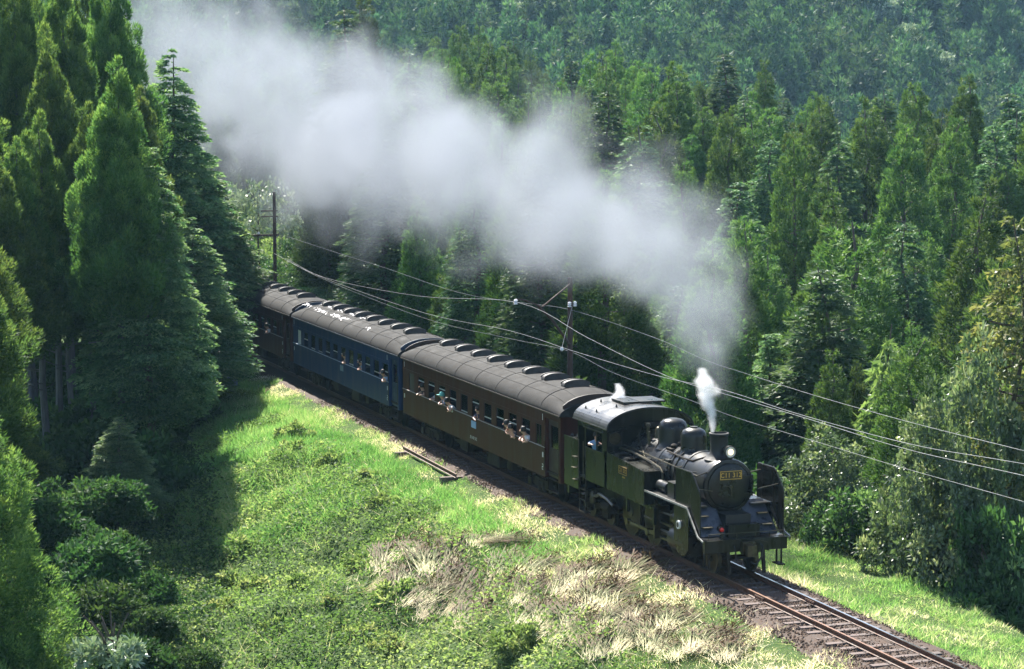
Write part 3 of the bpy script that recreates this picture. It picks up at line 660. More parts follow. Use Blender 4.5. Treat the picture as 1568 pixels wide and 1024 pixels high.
FC = bush_mesh('crown', MAT['silver'], 3.0, 3.0, 2.6, 110, 22, .34, .2, 55); FC.transform(Matrix.Translation((0, 0, 5.3)))
P = at(395, 150); tree('flowering_tree', dict(h=8, r=3, crown=FC, trunk=trunk_mesh('trunk', MAT['twig'], 8, .14, 77, limbs=6)), P[0], P[1], CAM[2] - (290 - 166) * 150 / FPX, 2.3, 'pale glittering tree in the smoke behind the far pole', 'tree')

# ------------------------------------------------------------------ grass, weeds and cut pampas on the slope: ground cover
def sample(n, x0, x1, y0, y1, seed):
    g = np.random.default_rng(seed); X = g.uniform(x0, x1, n); Y = g.uniform(y0, y1, n)
    u, v, D = project(np.stack([X, Y, ground(X, Y)], -1)) if False else (None, None, None)
    P = np.stack([X, Y, ground(X, Y)], -1); d = P - CAM; z = d @ FWD
    u = 784 + FPX * (d @ R2) / z; v = 512 - FPX * (d @ U2) / z
    k = (u > -40) & (u < 1610) & (v < 1060); return P[k], g
def cover(name, mat, P, g, n_per, L0, L1, W0, W1, up, tint, tvar, tri=True, spread=.12, clump_h=0.0):
    k = len(P) * n_per; ci = np.repeat(np.arange(len(P)), n_per)
    B = P[ci] + np.concatenate([g.normal(0, spread, (k, 2)), np.zeros((k, 1))], 1)
    B[:, 2] = ground(B[:, 0], B[:, 1]) - .03 + clump_h * g.random(k)
    D = unit(g.normal(0, 1, (k, 3)) * np.array([1, 1, .4]) + np.array([0, 0, up])); D[:, 2] = np.abs(D[:, 2])
    pn = np.clip(1 + 1.5 * vnoise(B[:, 0], B[:, 1], 1.7, 41) + .9 * vnoise(B[:, 0], B[:, 1], .6, 42), .35, 2.0)
    Ln = g.uniform(L0, L1, k) * (pn if tri else 1.0); B[:, 2] += clump_h * .6 * (pn - 1); Wd = g.uniform(W0, W1, k); T = np.clip(np.repeat(tint, n_per) + g.normal(0, tvar, k), 0, 1)
    V, F = (blade_tris if tri else leaf_quads)(B, D, Ln, Wd, g)
    o = link(name, mesh_np(name, V, F, MAT[mat], tint=np.repeat(T, 3 if tri else 4))); tag(o, kind='stuff'); return o
# clearing: lush grass; the strip along the line: short, strawy
P, g = sample(26000, -66, -8, -15, -2.9, 1); P = P[P[:, 1] > -4.5 - .26 * (P[:, 0] + 62)]; keep = vnoise(P[:, 0], P[:, 1], 2.2, 12) + .25 * g.random(len(P)) > -.28
keep &= ~((P[:, 0] > -22) & (P[:, 1] < -4.6)); P = P[keep]
hmod = 1.0
tn = .30 + .5 * vnoise(P[:, 0], P[:, 1], 3.5, 13) + .4 * vnoise(P[:, 0], P[:, 1], 1.0, 43) + .2 * smooth(-24, -10, P[:, 0])
cover('clearing_grass', 'grass', P, g, 8, .18, .52, .018, .04, 1.3, tn, .13)
P, g = sample(20000, -62, 16, -5.2, -1.25, 2)
dens = smooth(-1.15, -1.9, P[:, 1] + .7 * vnoise(P[:, 0], P[:, 1], 1.4, 20)); P = P[g.random(len(P)) < .12 + .88 * dens]
tn = .63 + .7 * vnoise(P[:, 0], P[:, 1], 1.6, 14) + .4 * vnoise(P[:, 0], P[:, 1], .7, 44) + .25 * smooth(-30, -4, P[:, 0])
cover('trackside_grass', 'grass', P, g, 6, .07, .24, .016, .034, .9, tn, .16)
P, g = sample(20000, -30, 16, 1.5, 8.5, 3)
dens = smooth(1.2, 2.0, P[:, 1] + .7 * vnoise(P[:, 0], P[:, 1], 1.4, 21)); P = P[g.random(len(P)) < .12 + .88 * dens]
tn = .60 + .7 * vnoise(P[:, 0], P[:, 1], 1.7, 15) + .4 * vnoise(P[:, 0], P[:, 1], .7, 45)
cover('far_verge_grass', 'grass', P, g, 6, .08, .34, .016, .036, .9, tn, .16)
# broad leaved weeds over the lower slope and in patches through the clearing
P, g = sample(15000, -32, 16, -19, -4.6, 4)
tn = .42 + .8 * vnoise(P[:, 0], P[:, 1], 3.0, 16) + .5 * vnoise(P[:, 0], P[:, 1], .8, 46) + .12 * smooth(-12, -6, P[:, 1])
cover('slope_weeds', 'weed', P, g, 7, .07, .20, .045, .10, .35, tn, .12, tri=False, spread=.16, clump_h=.42)
P, g = sample(14000, -60, -16, -15, -4, 5); keep = vnoise(P[:, 0], P[:, 1], 2.6, 17) > .2; P = P[keep]
tn = .28 + .4 * vnoise(P[:, 0], P[:, 1], 2.4, 18)
cover('clearing_weeds', 'weed', P, g, 9, .07, .2, .035, .09, .35, tn, .10, tri=False, spread=.15, clump_h=.4)
P, g = sample(9000, -50, 5, -24, -9, 6)
d = P - CAM; u = 784 + FPX * (d @ R2) / (d @ FWD); P = P[(u < 330)]
tn = .35 + .4 * vnoise(P[:, 0], P[:, 1], 2.4, 19)
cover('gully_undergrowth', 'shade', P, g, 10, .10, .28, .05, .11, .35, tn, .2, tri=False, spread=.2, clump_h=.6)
g = np.random.default_rng(88); X = g.uniform(-132, -74, 9000); Y = g.uniform(2.8, 20, 9000); P = np.stack([X, Y, ground(X, Y)], -1)
cover('bank_creepers', 'weed', P, g, 7, .16, .42, .09, .2, .4, .4 + .5 * vnoise(X, Y, 3, 51), .15, tri=False, spread=.35, clump_h=.7)
# tall grass stalks between the weeds
P, g = sample(2600, -30, 16, -19, -4, 7); cover('grass_stalks', 'grass', P, g, 3, .35, .8, .012, .022, 1.0, .7 + 0 * P[:, 0], .15)

# flattened pampas clumps: pale at the cut foot, brown plumes at the head
def pampas_mesh(seed, n=120, ln=2.0, w=.55):
    g = np.random.default_rng(seed); V = []; F = []; T = []; seg = 6
    for k in range(n):
        b = np.array([g.normal(0, .22) , g.normal(0, w * .5), .03 + .10 * g.random()]); l = ln * g.uniform(.6, 1.1); az = g.normal(0, .30); arch = g.uniform(.02, .14)
        wd = g.uniform(.005, .009)
        hd = np.array([math.cos(az), math.sin(az), 0]); sd = np.array([-math.sin(az), math.cos(az), 0]); base = len(V)
        ph = g.normal(0, .12)
        for q in range(seg + 1):
            t = q / seg
            p_ = b + hd * l * (t * .95) + np.array([0, 0, arch * math.sin(min(1, t * 1.08) * PI * .86)]) + sd * ph * t * t
            ww = wd * (1.0 if t < .6 else 1.0 + 2.2 * math.sin((t - .6) / .4 * PI)) * (1 - .75 * (q == seg))
            V += [p_ - sd * ww, p_ + sd * ww]; T += [np.clip(t + g.normal(0, .05), 0, 1)] * 2
        for q in range(seg): a = base + q * 2; F.append((a, a + 1, a + 3, a + 2))
    # plume awns
    m_ = 80; g2 = np.random.default_rng(seed + 50)
    P = np.stack([ln * g2.uniform(.62, 1.08, m_), g2.normal(0, w * .5, m_), g2.uniform(.08, .34, m_)], -1)
    D = unit(g2.normal(0, .6, (m_, 3)) + np.array([.6, 0, .25])); v2, f2 = leaf_quads(P, D, g2.uniform(.12, .3, m_), g2.uniform(.02, .05, m_), g2)
    f2 = f2 + len(V); V = np.concatenate([np.array(V), v2]); F = np.concatenate([np.array(F), f2]); T = np.concatenate([T, np.clip(np.repeat(g2.normal(.86, .1, m_), 4), 0, 1)])
    return mesh_np('grass_clump', V, F, MAT['pampas'], tint=T)
PM = [pampas_mesh(s, ln=l, w=w) for s, l, w in ((1, 2.0, .42), (2, 1.7, .5), (3, 2.3, .36), (4, 1.5, .45))]
def ground_at(u, v):
    """where the photograph's pixel meets the ground"""
    d = FWD + (u - 784) / FPX * R2 - (v - 512) / FPX * U2
    t = 45.0
    while t < 220:
        p = CAM + t * d
        if p[2] < float(ground(p[0], p[1])): return p
        t += .25
    return p
feet = [(568, 880), (575, 905), (590, 870), (612, 862), (605, 915), (640, 850), (655, 880), (630, 930), (645, 945), (665, 925), (690, 940), (680, 905), (705, 960), (720, 915), (735, 945), (755, 930), (770, 900), (745, 845),
        (790, 935), (800, 965), (820, 950), (835, 980), (850, 925), (860, 985), (875, 960), (890, 990), (900, 940), (915, 1000), (935, 975), (930, 930), (955, 1005), (965, 950), (985, 985), (1005, 1005), (1020, 970), (1040, 1010), (1062, 1012), (1075, 1000), (955, 900), (905, 890), (860, 890), (800, 885), (690, 870), (1110, 1018), (880, 905), (620, 890)]
r = np.random.default_rng(3)
for q, (u, v) in enumerate(feet):
    p = ground_at(u + r.normal(0, 5), v + r.normal(0, 4)); a = ground_at(u + 70, v - 62)
    az = math.atan2(a[1] - p[1], a[0] - p[0]) + r.normal(0, .22)
    dz = float(ground(p[0] + 1.6 * math.cos(az), p[1] + 1.6 * math.sin(az))) - float(ground(p[0], p[1]))
    o = link('pampas_clump', PM[q % 4], loc=(p[0], p[1], float(ground(p[0], p[1])) + .06), rot=(0, -math.atan2(dz, 1.6), az)); s = float(r.uniform(.65, 1.0)); o.scale = (s, s * 1.1, s * 1.05)
    
    uu, vv = u, v - .14 * (u - 560); row = 'upper' if vv < 862 else 'middle' if vv < 905 else 'lower'
    wh = next(w for lim, w in ((605, 'at the clearing end'), (660, 'second place from the clearing'), (720, 'below the old rail'), (780, 'below the middle of the first coach'), (840, 'below the front of the first coach'), (900, 'below the coal bunker'), (960, 'below the cab'), (1020, 'below the side tank'), (9999, 'at the rail end')) if uu < lim)
    tag(o, f'flattened pampas clump in the {row} row, {wh}', 'grass clump', 'flattened pampas grass clumps on the slope')
# loose cut stalks lying flat around and between the clumps
B = []; DD = []; g = np.random.default_rng(66)
for u, v in feet:
    p = ground_at(u, v); a = ground_at(u + 70, v - 62); az = math.atan2(a[1] - p[1], a[0] - p[0]); n_ = 170
    B.append(np.stack([p[0] + g.normal(.2, .75, n_), p[1] + g.normal(0, .75, n_), np.zeros(n_)], -1)); th = az + g.normal(0, .45, n_)
    DD.append(np.stack([np.cos(th), np.sin(th), g.normal(.05, .14, n_)], -1))
B = np.concatenate(B); DD = unit(np.concatenate(DD)); B[:, 2] = ground(B[:, 0], B[:, 1]) + g.uniform(.02, .20, len(B))
V, F = leaf_quads(B, DD, g.uniform(.35, 1.0, len(B)), g.uniform(.008, .02, len(B)), g)
o = link('loose_straw', mesh_np('loose_straw', V, F, MAT['pampas'], tint=np.repeat(np.clip(g.choice([.02, .08, .15, .28, .8], len(B)) + g.normal(0, .03, len(B)), 0, 1), 4))); tag(o, kind='stuff')
p = ground_at(735, 838); o = link('pampas_clump', PM[2], loc=(p[0], p[1], p[2] + .1), rot=(0, -.12, 1.0), sc=(.8, .6, 1)); tag(o, 'single sheaf of pampas grass lying apart, above the flattened rows', 'grass clump')

# ------------------------------------------------------------------ steam locomotive (front buffer beam at x = 0, near side y < 0)
LOC = empty('steam_locomotive', (0, 0, 0), 'black tank steam locomotive with lit headlamp hauling the coaches', 'locomotive')
def part(mb, name, mat, parent=LOC, **k): return mb.build(name, MAT[mat], parent, **k)
def text_mesh(name, txt, size, depth, mat):
    cu = bpy.data.curves.new(name, 'FONT'); cu.body = txt; cu.size = size; cu.extrude = depth; cu.align_x = 'CENTER'; cu.align_y = 'CENTER'; cu.resolution_u = 3; cu.offset = size * (.012 if depth > .004 else .004); cu.space_character = 1.08
    o = bpy.data.objects.new(name, cu); COL.objects.link(o); bpy.context.view_layer.update()
    me = bpy.data.meshes.new_from_object(o.evaluated_get(bpy.context.evaluated_depsgraph_get())); bpy.data.objects.remove(o); me.materials.clear(); me.materials.append(mat); me.name = name
    return me
# wheels
def wheel_mesh(r, spokes, w=.13, cw=False, disc=False):
    mb = MB()
    mb.lathe([(r - .07, -w / 2), (r, -w / 2), (r, w / 2 - .03), (r + .028, w / 2 - .025), (r + .028, w / 2), (r - .07, w / 2), (r - .07, -w / 2)], (0, 0, 0), 'y', 40)
    return mb
def spokes_mesh(r, n, cw=False, disc=False):
    mb = MB(); mb.cyl((0, -.09, 0), (0, .07, 0), r * .2, n=18)
    if disc: mb.lathe([(.06, -.02), (r - .06, -.035), (r - .06, .0), (.06, .03)], (0, 0, 0), 'y', 32)
    else:
        for k in range(n):
            a = 2 * PI * k / n; c, s_ = math.cos(a), math.sin(a)
            mb.cyl((c * r * .15, -.01, s_ * r * .15), (c * (r - .05), -.01, s_ * (r - .05)), .034, .026, n=6)
    if cw:
        pol = [((r - .075) * math.cos(a), (r - .075) * math.sin(a)) for a in np.linspace(-PI * .86, -PI * .14, 12)]
        mb.prism(pol, 'y', -.055, -.012)
    return mb
def wheelset(name, parent, x, r, nsp, cw, disc, gauge=.60, rot=0.0):
    tm = wheel_mesh(r, nsp).mesh('tyre', MAT['oilsteel']); sm = spokes_mesh(r, nsp, cw, disc).mesh(name, MAT['under'] if disc else MAT['black'])
    for sy in (-1, 1):
        w = link(name, sm, parent, loc=(x, sy * gauge, r), rot=(0, 0, 0) if sy < 0 else (0, 0, PI))
        link('tyre', tm, w)
    MB().cyl((x, -.62, r), (x, .62, r), .075, n=10).build('axle', MAT['under'], parent)
for x in (-3.62, -5.5, -7.38): wheelset('driving_wheel', LOC, x, .755, 14, True, False)
wheelset('leading_wheel', LOC, -1.02, .43, 10, False, True)
for x in (-9.25, -10.95): wheelset('trailing_wheel', LOC, x, .43, 10, False, True)
# frames
mb = MB()
for y in (-.45, .45): mb.prism([(-11.6, .62), (-8.2, .62), (-7.9, .42), (-3.0, .42), (-2.7, .6), (-.25, .6), (-.25, 1.1), (-2.6, 1.25), (-8.3, 1.25), (-11.6, 1.05)], 'y', y - .025, y + .025)
mb.box(-11.6, -.3, -.42, .42, .98, 1.04); part(mb, 'frame', 'soot')
mb = MB()
for x in (-9.25, -10.95):
    mb.box(x - .28, x + .28, -.86, -.72, .25, .66); mb.box(x - .28, x + .28, .72, .86, .25, .66)
mb.box(-11.4, -8.8, -.86, -.78, .55, .66); mb.box(-11.4, -8.8, .78, .86, .55, .66); mb.box(-10.35, -9.85, -.8, .8, .4, .7)
part(mb, 'trailing_truck', 'under')
# front beam, coupler, guard irons, steps, rail
mb = MB(); mb.box(-.16, 0, -1.33, 1.30, .80, 1.16); mb.box(-.03, .025, -1.34, 1.31, 1.12, 1.165)
part(mb, 'buffer_beam', 'black_side')
mb = MB(); mb.box(.0, .16, -.20, .20, .74, 1.10); mb.prism([(.16, -.12), (.40, -.15), (.47, -.02), (.44, .13), (.34, .14), (.30, .05), (.16, .10)], 'z', .72, 1.04)
mb.cyl((.36, .08, .68), (.36, .08, 1.12), .045, n=8); mb.tube([(.1, .0, 1.10), (.14, .35, 1.14), (.14, .62, 1.05)], .014)
part(mb, 'coupler', 'oilsteel')
mb = MB(); mb.tube([(.03, .42, 1.02), (.16, .44, .95), (.2, .40, .66), (.18, .22, .42), (.16, .05, .5)], .03); part(mb, 'air_hose', 'soot')
mb = MB(); mb.tube([(.03, -.42, 1.0), (.13, -.42, .9), (.14, -.40, .55)], .025); part(mb, 'steam_hose', 'soot')
for y in (-.56, .56):
    mb = MB(); mb.prism([(-.16, .8), (-.05, .8), (.05, .13), (-.02, .13)], 'y', y - .045, y + .045); part(mb, 'guard_iron', 'under')
for y in (-1.18, 1.15):
    mb = MB(); mb.box(-.1, -.05, y - .02, y + .02, .32, .8); mb.box(-.42, -.37, y - .02, y + .02, .32, .8); mb.box(-.45, .0, y - .12, y + .1, .31, .345); part(mb, 'footstep', 'under')
mb = MB(); mb.tube([(-.04, -1.2, 1.17), (-.04, -1.2, 1.34), (-.04, 1.2, 1.34), (-.04, 1.2, 1.17)], .018)
for y in (-.75, -.3, .3, .75): mb.cyl((-.04, y, 1.16), (-.04, y, 1.34), .014, n=6)
part(mb, 'front_rail', 'oilsteel')
mb = MB(); mb.box(-.55, -.16, -1.33, 1.30, 1.13, 1.17); part(mb, 'front_deck', 'black')
for y0, y1 in ((-1.25, -.42), (.42, 1.22)): mb = MB(); mb.add([(-.5, y0, 1.2), (-.5, y1, 1.2), (-1.5, y1 * .98, 2.05), (-1.5, y0 * .98, 2.05), (-.56, y0, 1.15), (-.56, y1, 1.15), (-1.56, y1 * .98, 2.0), (-1.56, y0 * .98, 2.0)], [(0, 1, 2, 3), (7, 6, 5, 4), (0, 3, 7, 4), (1, 5, 6, 2), (0, 4, 5, 1), (3, 2, 6, 7)]); part(mb, 'apron', 'apron')
for y in (-.95, .95):
    for q in range(2):
        mb = MB(); z = 1.42 + .28 * q; x = -.74 - .33 * q; mb.box(x - .02, x + .15, y - .16, y + .16, z, z + .03); part(mb, 'apron_step', 'oilsteel')
mb = MB(); mb.box(-.62, -.28, -.45, .55, 1.17, 1.50); mb.box(-.64, -.26, -.47, .57, 1.50, 1.53); part(mb, 'tool_box', 'black_side')
mb = MB(); mb.box(-1.4, -.6, -.4, .4, 1.2, 1.78); part(mb, 'smokebox_saddle', 'soot')
mb = MB(); mb.cyl((-.32, -.69, 1.17), (-.32, -.69, 1.33), .03, n=8); mb.cyl((-.42, -.69, 1.43), (-.24, -.69, 1.43), .085, n=14); mb.cyl((-.33, -.69, 1.5), (-.33, -.69, 1.56), .04, n=8); lm = part(mb, 'marker_lamp', 'black')
MB().lathe([(.07, 0), (.06, .03), (.02, .045)], (-.24, -.69, 1.43), 'x', 14).build('lens', MAT['red'], lm)
# boiler and smokebox
BZ = 2.52
mb = MB(); mb.cyl((-7.75, 0, BZ), (-3.15, 0, BZ), .74, n=44); part(mb, 'boiler', 'boiler')
for x in (-3.2, -4.3, -5.1, -6.3, -7.1):
    mb = MB(); mb.lathe([(.742, -.035), (.757, -.033), (.757, .033), (.742, .035)], (x, 0, BZ), 'x', 44); part(mb, 'boiler_band', 'boiler')
mb = MB(); mb.cyl((-3.15, 0, BZ), (-1.32, 0, BZ), .775, n=44); mb.lathe([(.775, -.06), (.80, -.05), (.80, .05), (.775, .06)], (-3.08, 0, BZ), 'x', 44)
smb = part(mb, 'smokebox', 'black')
mb = MB(); mb.lathe([(.775, -.10), (.805, -.09), (.815, -.02), (.79, .035), (.70, .05), (.69, .01)], (-1.32, 0, BZ), 'x', 48)
for k in range(28):
    a = 2 * PI * k / 28; mb.lathe([(.016, 0), (.012, .015), (.004, .02)], (-1.275, .75 * math.cos(a), BZ + .75 * math.sin(a)), 'x', 6)
part(mb, 'smokebox_ring', 'black')
mb = MB(); mb.lathe([(.675, .0), (.668, .045), (.60, .075), (.42, .105), (.2, .12), (.02, .125)], (-1.30, 0, BZ), 'x', 48); dr = part(mb, 'smokebox_door', 'black')
mb = MB(); mb.cyl((-1.2, 0, BZ), (-1.10, 0, BZ), .045, n=12); mb.tube([(-1.12, 0, BZ), (-1.12, -.28, BZ + .04)], .017); mb.tube([(-1.135, 0, BZ), (-1.135, .03, BZ - .27)], .017); part(mb, 'door_handle', 'oilsteel', dr)
mb = MB()
for z in (BZ + .26, BZ - .26): mb.box(-1.27, -1.20, .30, .72, z - .035, z + .035); mb.cyl((-1.23, .72, z - .06), (-1.23, .72, z + .06), .035, n=8)
part(mb, 'door_hinge', 'black', dr)
def number_plate(parent, w, h_, txt, loc, rot):
    mb = MB(); mb.box(-w / 2, w / 2, -h_ / 2, h_ / 2, -.012, .0); pl = mb.build('number_plate', MAT['platered'], parent, loc=loc, rot=rot)
    b = .018; fr = MB(); fr.box(-w / 2, w / 2, h_ / 2 - b, h_ / 2, .0005, .012); fr.box(-w / 2, w / 2, -h_ / 2, -h_ / 2 + b, .0005, .012); fr.box(-w / 2, -w / 2 + b, -h_ / 2 + b, h_ / 2 - b, .0005, .012); fr.box(w / 2 - b, w / 2, -h_ / 2 + b, h_ / 2 - b, .0005, .012)
    fr.build('plate_rim', MAT['brass'], pl)
    link('plate_lettering', text_mesh('plate_lettering', txt, h_ * .78, .006, MAT['brass']), pl, loc=(0, -.004, .007), sc=(.92, 1, 1))
    return pl
mb = MB(); mb.box(-1.28, -1.165, -.2, .2, BZ + .30, BZ + .40); part(mb, 'plate_bracket', 'black')
number_plate(LOC, .70, .255, 'C11 312', (-1.145, .0, BZ + .345), (PI / 2, 0, PI / 2))
number_plate(LOC, .68, .25, 'C11 312', (-6.27, -1.412, 2.30), (PI / 2, 0, 0))
mb = MB(); mb.box(-6.32, -6.10, -1.412, -1.4, 2.07, 2.11); part(mb, 'maker_plate', 'brass')
# chimney, domes, headlamp
mb = MB(); mb.lathe([(.46, -.04), (.36, .03), (.285, .12), (.255, .25), (.265, .62), (.275, .66), (.30, .68), (.30, .74), (.25, .745), (.24, .5)], (-2.03, 0, 3.27), 'z', 32); part(mb, 'chimney', 'soot')
mb = MB(); mb.lathe([(.50, -.12), (.42, -.02), (.40, .1), (.40, .42), (.385, .53), (.33, .62), (.22, .68), (.12, .70), (.12, .735), (.02, .74)], (-3.92, 0, 3.22), 'z', 36); part(mb, 'sand_dome', 'black')
mb = MB(); mb.lathe([(.60, -.14), (.49, -.02), (.465, .1), (.465, .44), (.45, .57), (.40, .68), (.30, .76), (.15, .80), (.02, .81)], (-5.55, 0, 3.20), 'z', 36); part(mb, 'steam_dome', 'black')
mb = MB(); mb.lathe([(.05, -.28), (.12, -.24), (.165, -.12), (.18, .0), (.19, .06), (.19, .10), (.165, .10), (.16, .05)], (-1.38, .06, 3.53), 'x', 28); mb.box(-1.5, -1.35, -.02, .14, 3.25, 3.40); hl = part(mb, 'headlight', 'black')
MB().lathe([(.165, .075), (.12, .03), (.06, .01), (.01, .005)], (-1.38, .06, 3.53), 'x', 28).build('reflector', MAT['sash'], hl)
MB().lathe([(.02, .02), (.075, .05), (.09, .085), (.06, .115), (.01, .125)], (-1.38, .06, 3.53), 'x', 20).build('lens', MAT['lens'], hl)
# boiler fittings
mb = MB(); mb.lathe([(.16, 0), (.14, .1), (.14, .3), (.1, .38), (.06, .4)], (-6.55, -.05, 3.2), 'z', 16); mb.lathe([(.05, 0), (.05, .5), (.08, .52), (.06, .6)], (-6.75, -.35, 3.1), 'z', 10); mb.lathe([(.05, 0), (.05, .5), (.08, .52), (.06, .6)], (-6.75, .2, 3.2), 'z', 10); part(mb, 'safety_valve', 'oilsteel')
mb = MB(); mb.cyl((-7.35, -.25, 3.52), (-7.35, .45, 3.52), .13, n=16); mb.cyl((-7.35, .05, 3.2), (-7.35, .05, 3.45), .07, n=10); mb.tube([(-7.35, -.3, 3.5), (-7.2, -.5, 3.35), (-6.9, -.62, 3.05)], .03); part(mb, 'turbo_generator', 'under')
mb = MB(); mb.cyl((-6.3, -.5, 3.08), (-6.3, -.5, 3.3), .05, n=10); mb.cyl((-6.3, -.5, 3.3), (-6.3, -.5, 3.5), .032, n=10); part(mb, 'whistle', 'oilsteel')
mb = MB(); mb.lathe([(.10, 0), (.10, .12), (.05, .16)], (-4.72, -.32, 3.16), 'z', 10); mb.lathe([(.08, 0), (.08, .1), (.05, .14)], (-4.72, -.12, 3.22), 'z', 10); mb.box(-4.95, -4.55, -.5, -.1, 3.12, 3.19); part(mb, 'check_valve', 'under')
for sy in (-1, 1):
    mb = MB(); mb.tube([(-7.7, sy * .80, BZ + .38), (-3.0, sy * .83, BZ + .30), (-1.7, sy * .84, BZ + .28), (-1.3, sy * .70, BZ + .45)], .02)
    for x in (-7.2, -5.9, -4.6, -3.2, -2.1): mb.cyl((x, sy * .68, BZ + .33), (x, sy * .84, BZ + .33), .018, n=6)
    part(mb, 'handrail', 'oilsteel')
    for k, x in enumerate((-3.75, -4.1)):
        mb = MB(); mb.tube([(x, sy * .3, 3.25), (x + .02, sy * .52, 3.10), (x + .05, sy * .72, 2.78), (x + .1, sy * .79, 2.45), (x + .1, sy * .80, 2.0)], .022); part(mb, 'sand_pipe', 'under')
    mb = MB(); mb.tube([(-2.3, sy * .30, 3.26), (-2.7, sy * .55, 3.1), (-3.3, sy * .58, 3.09), (-4.7, sy * .55, 3.11)], .026); part(mb, 'steam_pipe', 'under')
mb = MB(); mb.tube([(-7.9, -.95, 2.80), (-6.8, -.93, 2.82), (-5.2, -.90, 2.72), (-4.5, -.88, 2.62), (-4.28, -.88, 2.50), (-4.22, -.88, 2.1)], .04); part(mb, 'feed_pipe', 'oilsteel')
mb = MB(); mb.tube([(-6.9, -.55, 3.05), (-6.0, -.78, 2.75), (-5.2, -.85, 2.66)], .025); part(mb, 'injector_pipe', 'oilsteel')
mb = MB(); mb.box(-4.4, -4.1, -.78, -.6, 2.86, 2.92); mb.box(-5.95, -5.6, -.82, -.6, 2.7, 2.75); part(mb, 'washout_lid', 'black')
# running boards, tanks, deflectors
for sy in (-1, 1):
    y0, y1 = (sy * 1.40, sy * .70) if sy < 0 else (.70, 1.40)
    mb = MB(); mb.box(-4.5, -1.20, min(y0, y1), max(y0, y1), 1.93, 1.975); part(mb, 'running_board', 'black')
    ye = sy * 1.405
    mb = MB(); mb.prism([(-4.48, 1.925), (-1.21, 1.925), (-.40, 1.205), (.0, 1.125), (.0, 1.175), (-.37, 1.255), (-1.19, 1.985), (-4.48, 1.985)], 'y', min(ye, ye - sy * .03), max(ye, ye - sy * .03))
    part(mb, 'footplate_edge', 'lit_edge')
    mb = MB(); mb.add([(-1.20, sy * 1.37, 1.95), (-1.20, sy * 1.25, 1.95), (-.40, sy * 1.25, 1.22), (-.40, sy * 1.37, 1.22), (-1.20, sy * 1.37, 1.92), (-1.20, sy * 1.25, 1.92), (-.40, sy * 1.25, 1.19), (-.40, sy * 1.37, 1.19)], [(0, 1, 2, 3), (7, 6, 5, 4), (0, 3, 7, 4), (1, 5, 6, 2), (0, 4, 5, 1), (3, 2, 6, 7)]); part(mb, 'sloping_footplate', 'black')
    # deflector: bent sheet with rolled edge
    yd = sy * 1.33; pol = [(-2.15, 1.99), (-2.15, 2.98), (-2.08, 3.03), (-1.0, 3.05), (-.86, 2.98), (-.38, 2.55), (-.34, 2.42), (-.34, 1.24), (-.42, 1.24), (-1.18, 1.99)]
    mb = MB(); mb.prism(pol, 'y', yd - .012, yd + .012); df = part(mb, 'smoke_deflector', 'black_side')
    mb = MB(); mb.tube([(a, yd, b) for a, b in pol[:8]], .022); mb.build('deflector_edge', MAT['black'], df)
    mb = MB()
    for x, z in ((-1.9, 2.85), (-.7, 2.6)): mb.tube([(x, yd, z), (x - .1, sy * .74, z - .12)], .018)
    mb.build('deflector_stay', MAT['oilsteel'], df)
    # cylinder and valve chest behind a riveted casing
    mb = MB(); mb.cyl((-2.75, sy * 1.02, .78), (-1.45, sy * 1.02, .78), .36, n=28); mb.cyl((-1.45, sy * 1.02, .78), (-1.36, sy * 1.02, .78), .33, n=28); mb.cyl((-1.36, sy * 1.02, .78), (-1.22, sy * 1.02, .78), .10, n=14)
    mb.cyl((-2.85, sy * 1.0, 1.36), (-1.35, sy * 1.0, 1.36), .21, n=20); mb.cyl((-1.35, sy * 1.0, 1.36), (-1.1, sy * 1.0, 1.36), .09, n=12); cyl = part(mb, 'cylinder', 'black')
    ys = sorted((sy * 1.375, sy * 1.345))
    mb = MB(); mb.prism([(-2.2, 1.92), (-2.2, .86), (-2.0, .55), (-1.75, .45), (-1.4, .47), (-1.12, .72), (-1.12, 1.88), (-1.2, 1.92)], 'y', *ys); cs = mb.build('cylinder_casing', MAT['black_side'], cyl)
    mb = MB(); mb.cyl((-1.78, sy * 1.37, 1.36), (-1.78, sy * 1.43, 1.36), .13, n=18); part(mb, 'valve_cover', 'white')
    mb = MB(); mb.cyl((-1.78, sy * 1.43, 1.36), (-1.78, sy * 1.445, 1.36), .075, n=14); part(mb, 'valve_cover_boss', 'soot')
    # tank
    yt = sorted((sy * .76, sy * 1.40))
    mb = MB(); mb.prism([(-7.9, 1.50), (-4.52, 1.50), (-4.52, 2.53), (-7.9, 2.70)], 'y', *yt); tk = part(mb, 'side_tank', 'black_side')
    mb = MB()
    for x in np.arange(-7.8, -4.55, .11): mb.lathe([(.013, 0), (.010, .008), (.003, .011)], (x, sy * 1.40 - .0, 1.55), 'y', 6) if False else mb.cyl((x, sy * 1.399, 1.54), (x, sy * 1.409, 1.54), .011, n=6)
    for z in np.arange(1.6, 2.5, .11):
        for x in (-4.57, -6.2): mb.cyl((x, sy * 1.399, z), (x, sy * 1.409, z), .011, n=6)
    mb.build('rivets', MAT['black_side'], tk); tk.children[-1]['kind'] = 'stuff'
    mb = MB(); mb.box(-4.56, -4.50, sy * 1.34 - .05, sy * 1.34 + .05, 1.50, 2.54); mb.build('tank_angle', MAT['black_side'], tk)
    for x in (-7.0, -6.3):
        zt = 2.53 + (-4.52 - x) * .0503
        mb = MB(); mb.box(x - .2, x + .2, sy * 1.12 - .2, sy * 1.12 + .2, zt - .02, zt + .05); mb.box(x - .17, x + .17, sy * 1.12 - .17, sy * 1.12 + .17, zt + .05, zt + .075); mb.tube([(x - .22, sy * 1.32, zt + .08), (x + .2, sy * .92, zt + .1)], .02); mb.build('filler_lid', MAT['black'], tk)
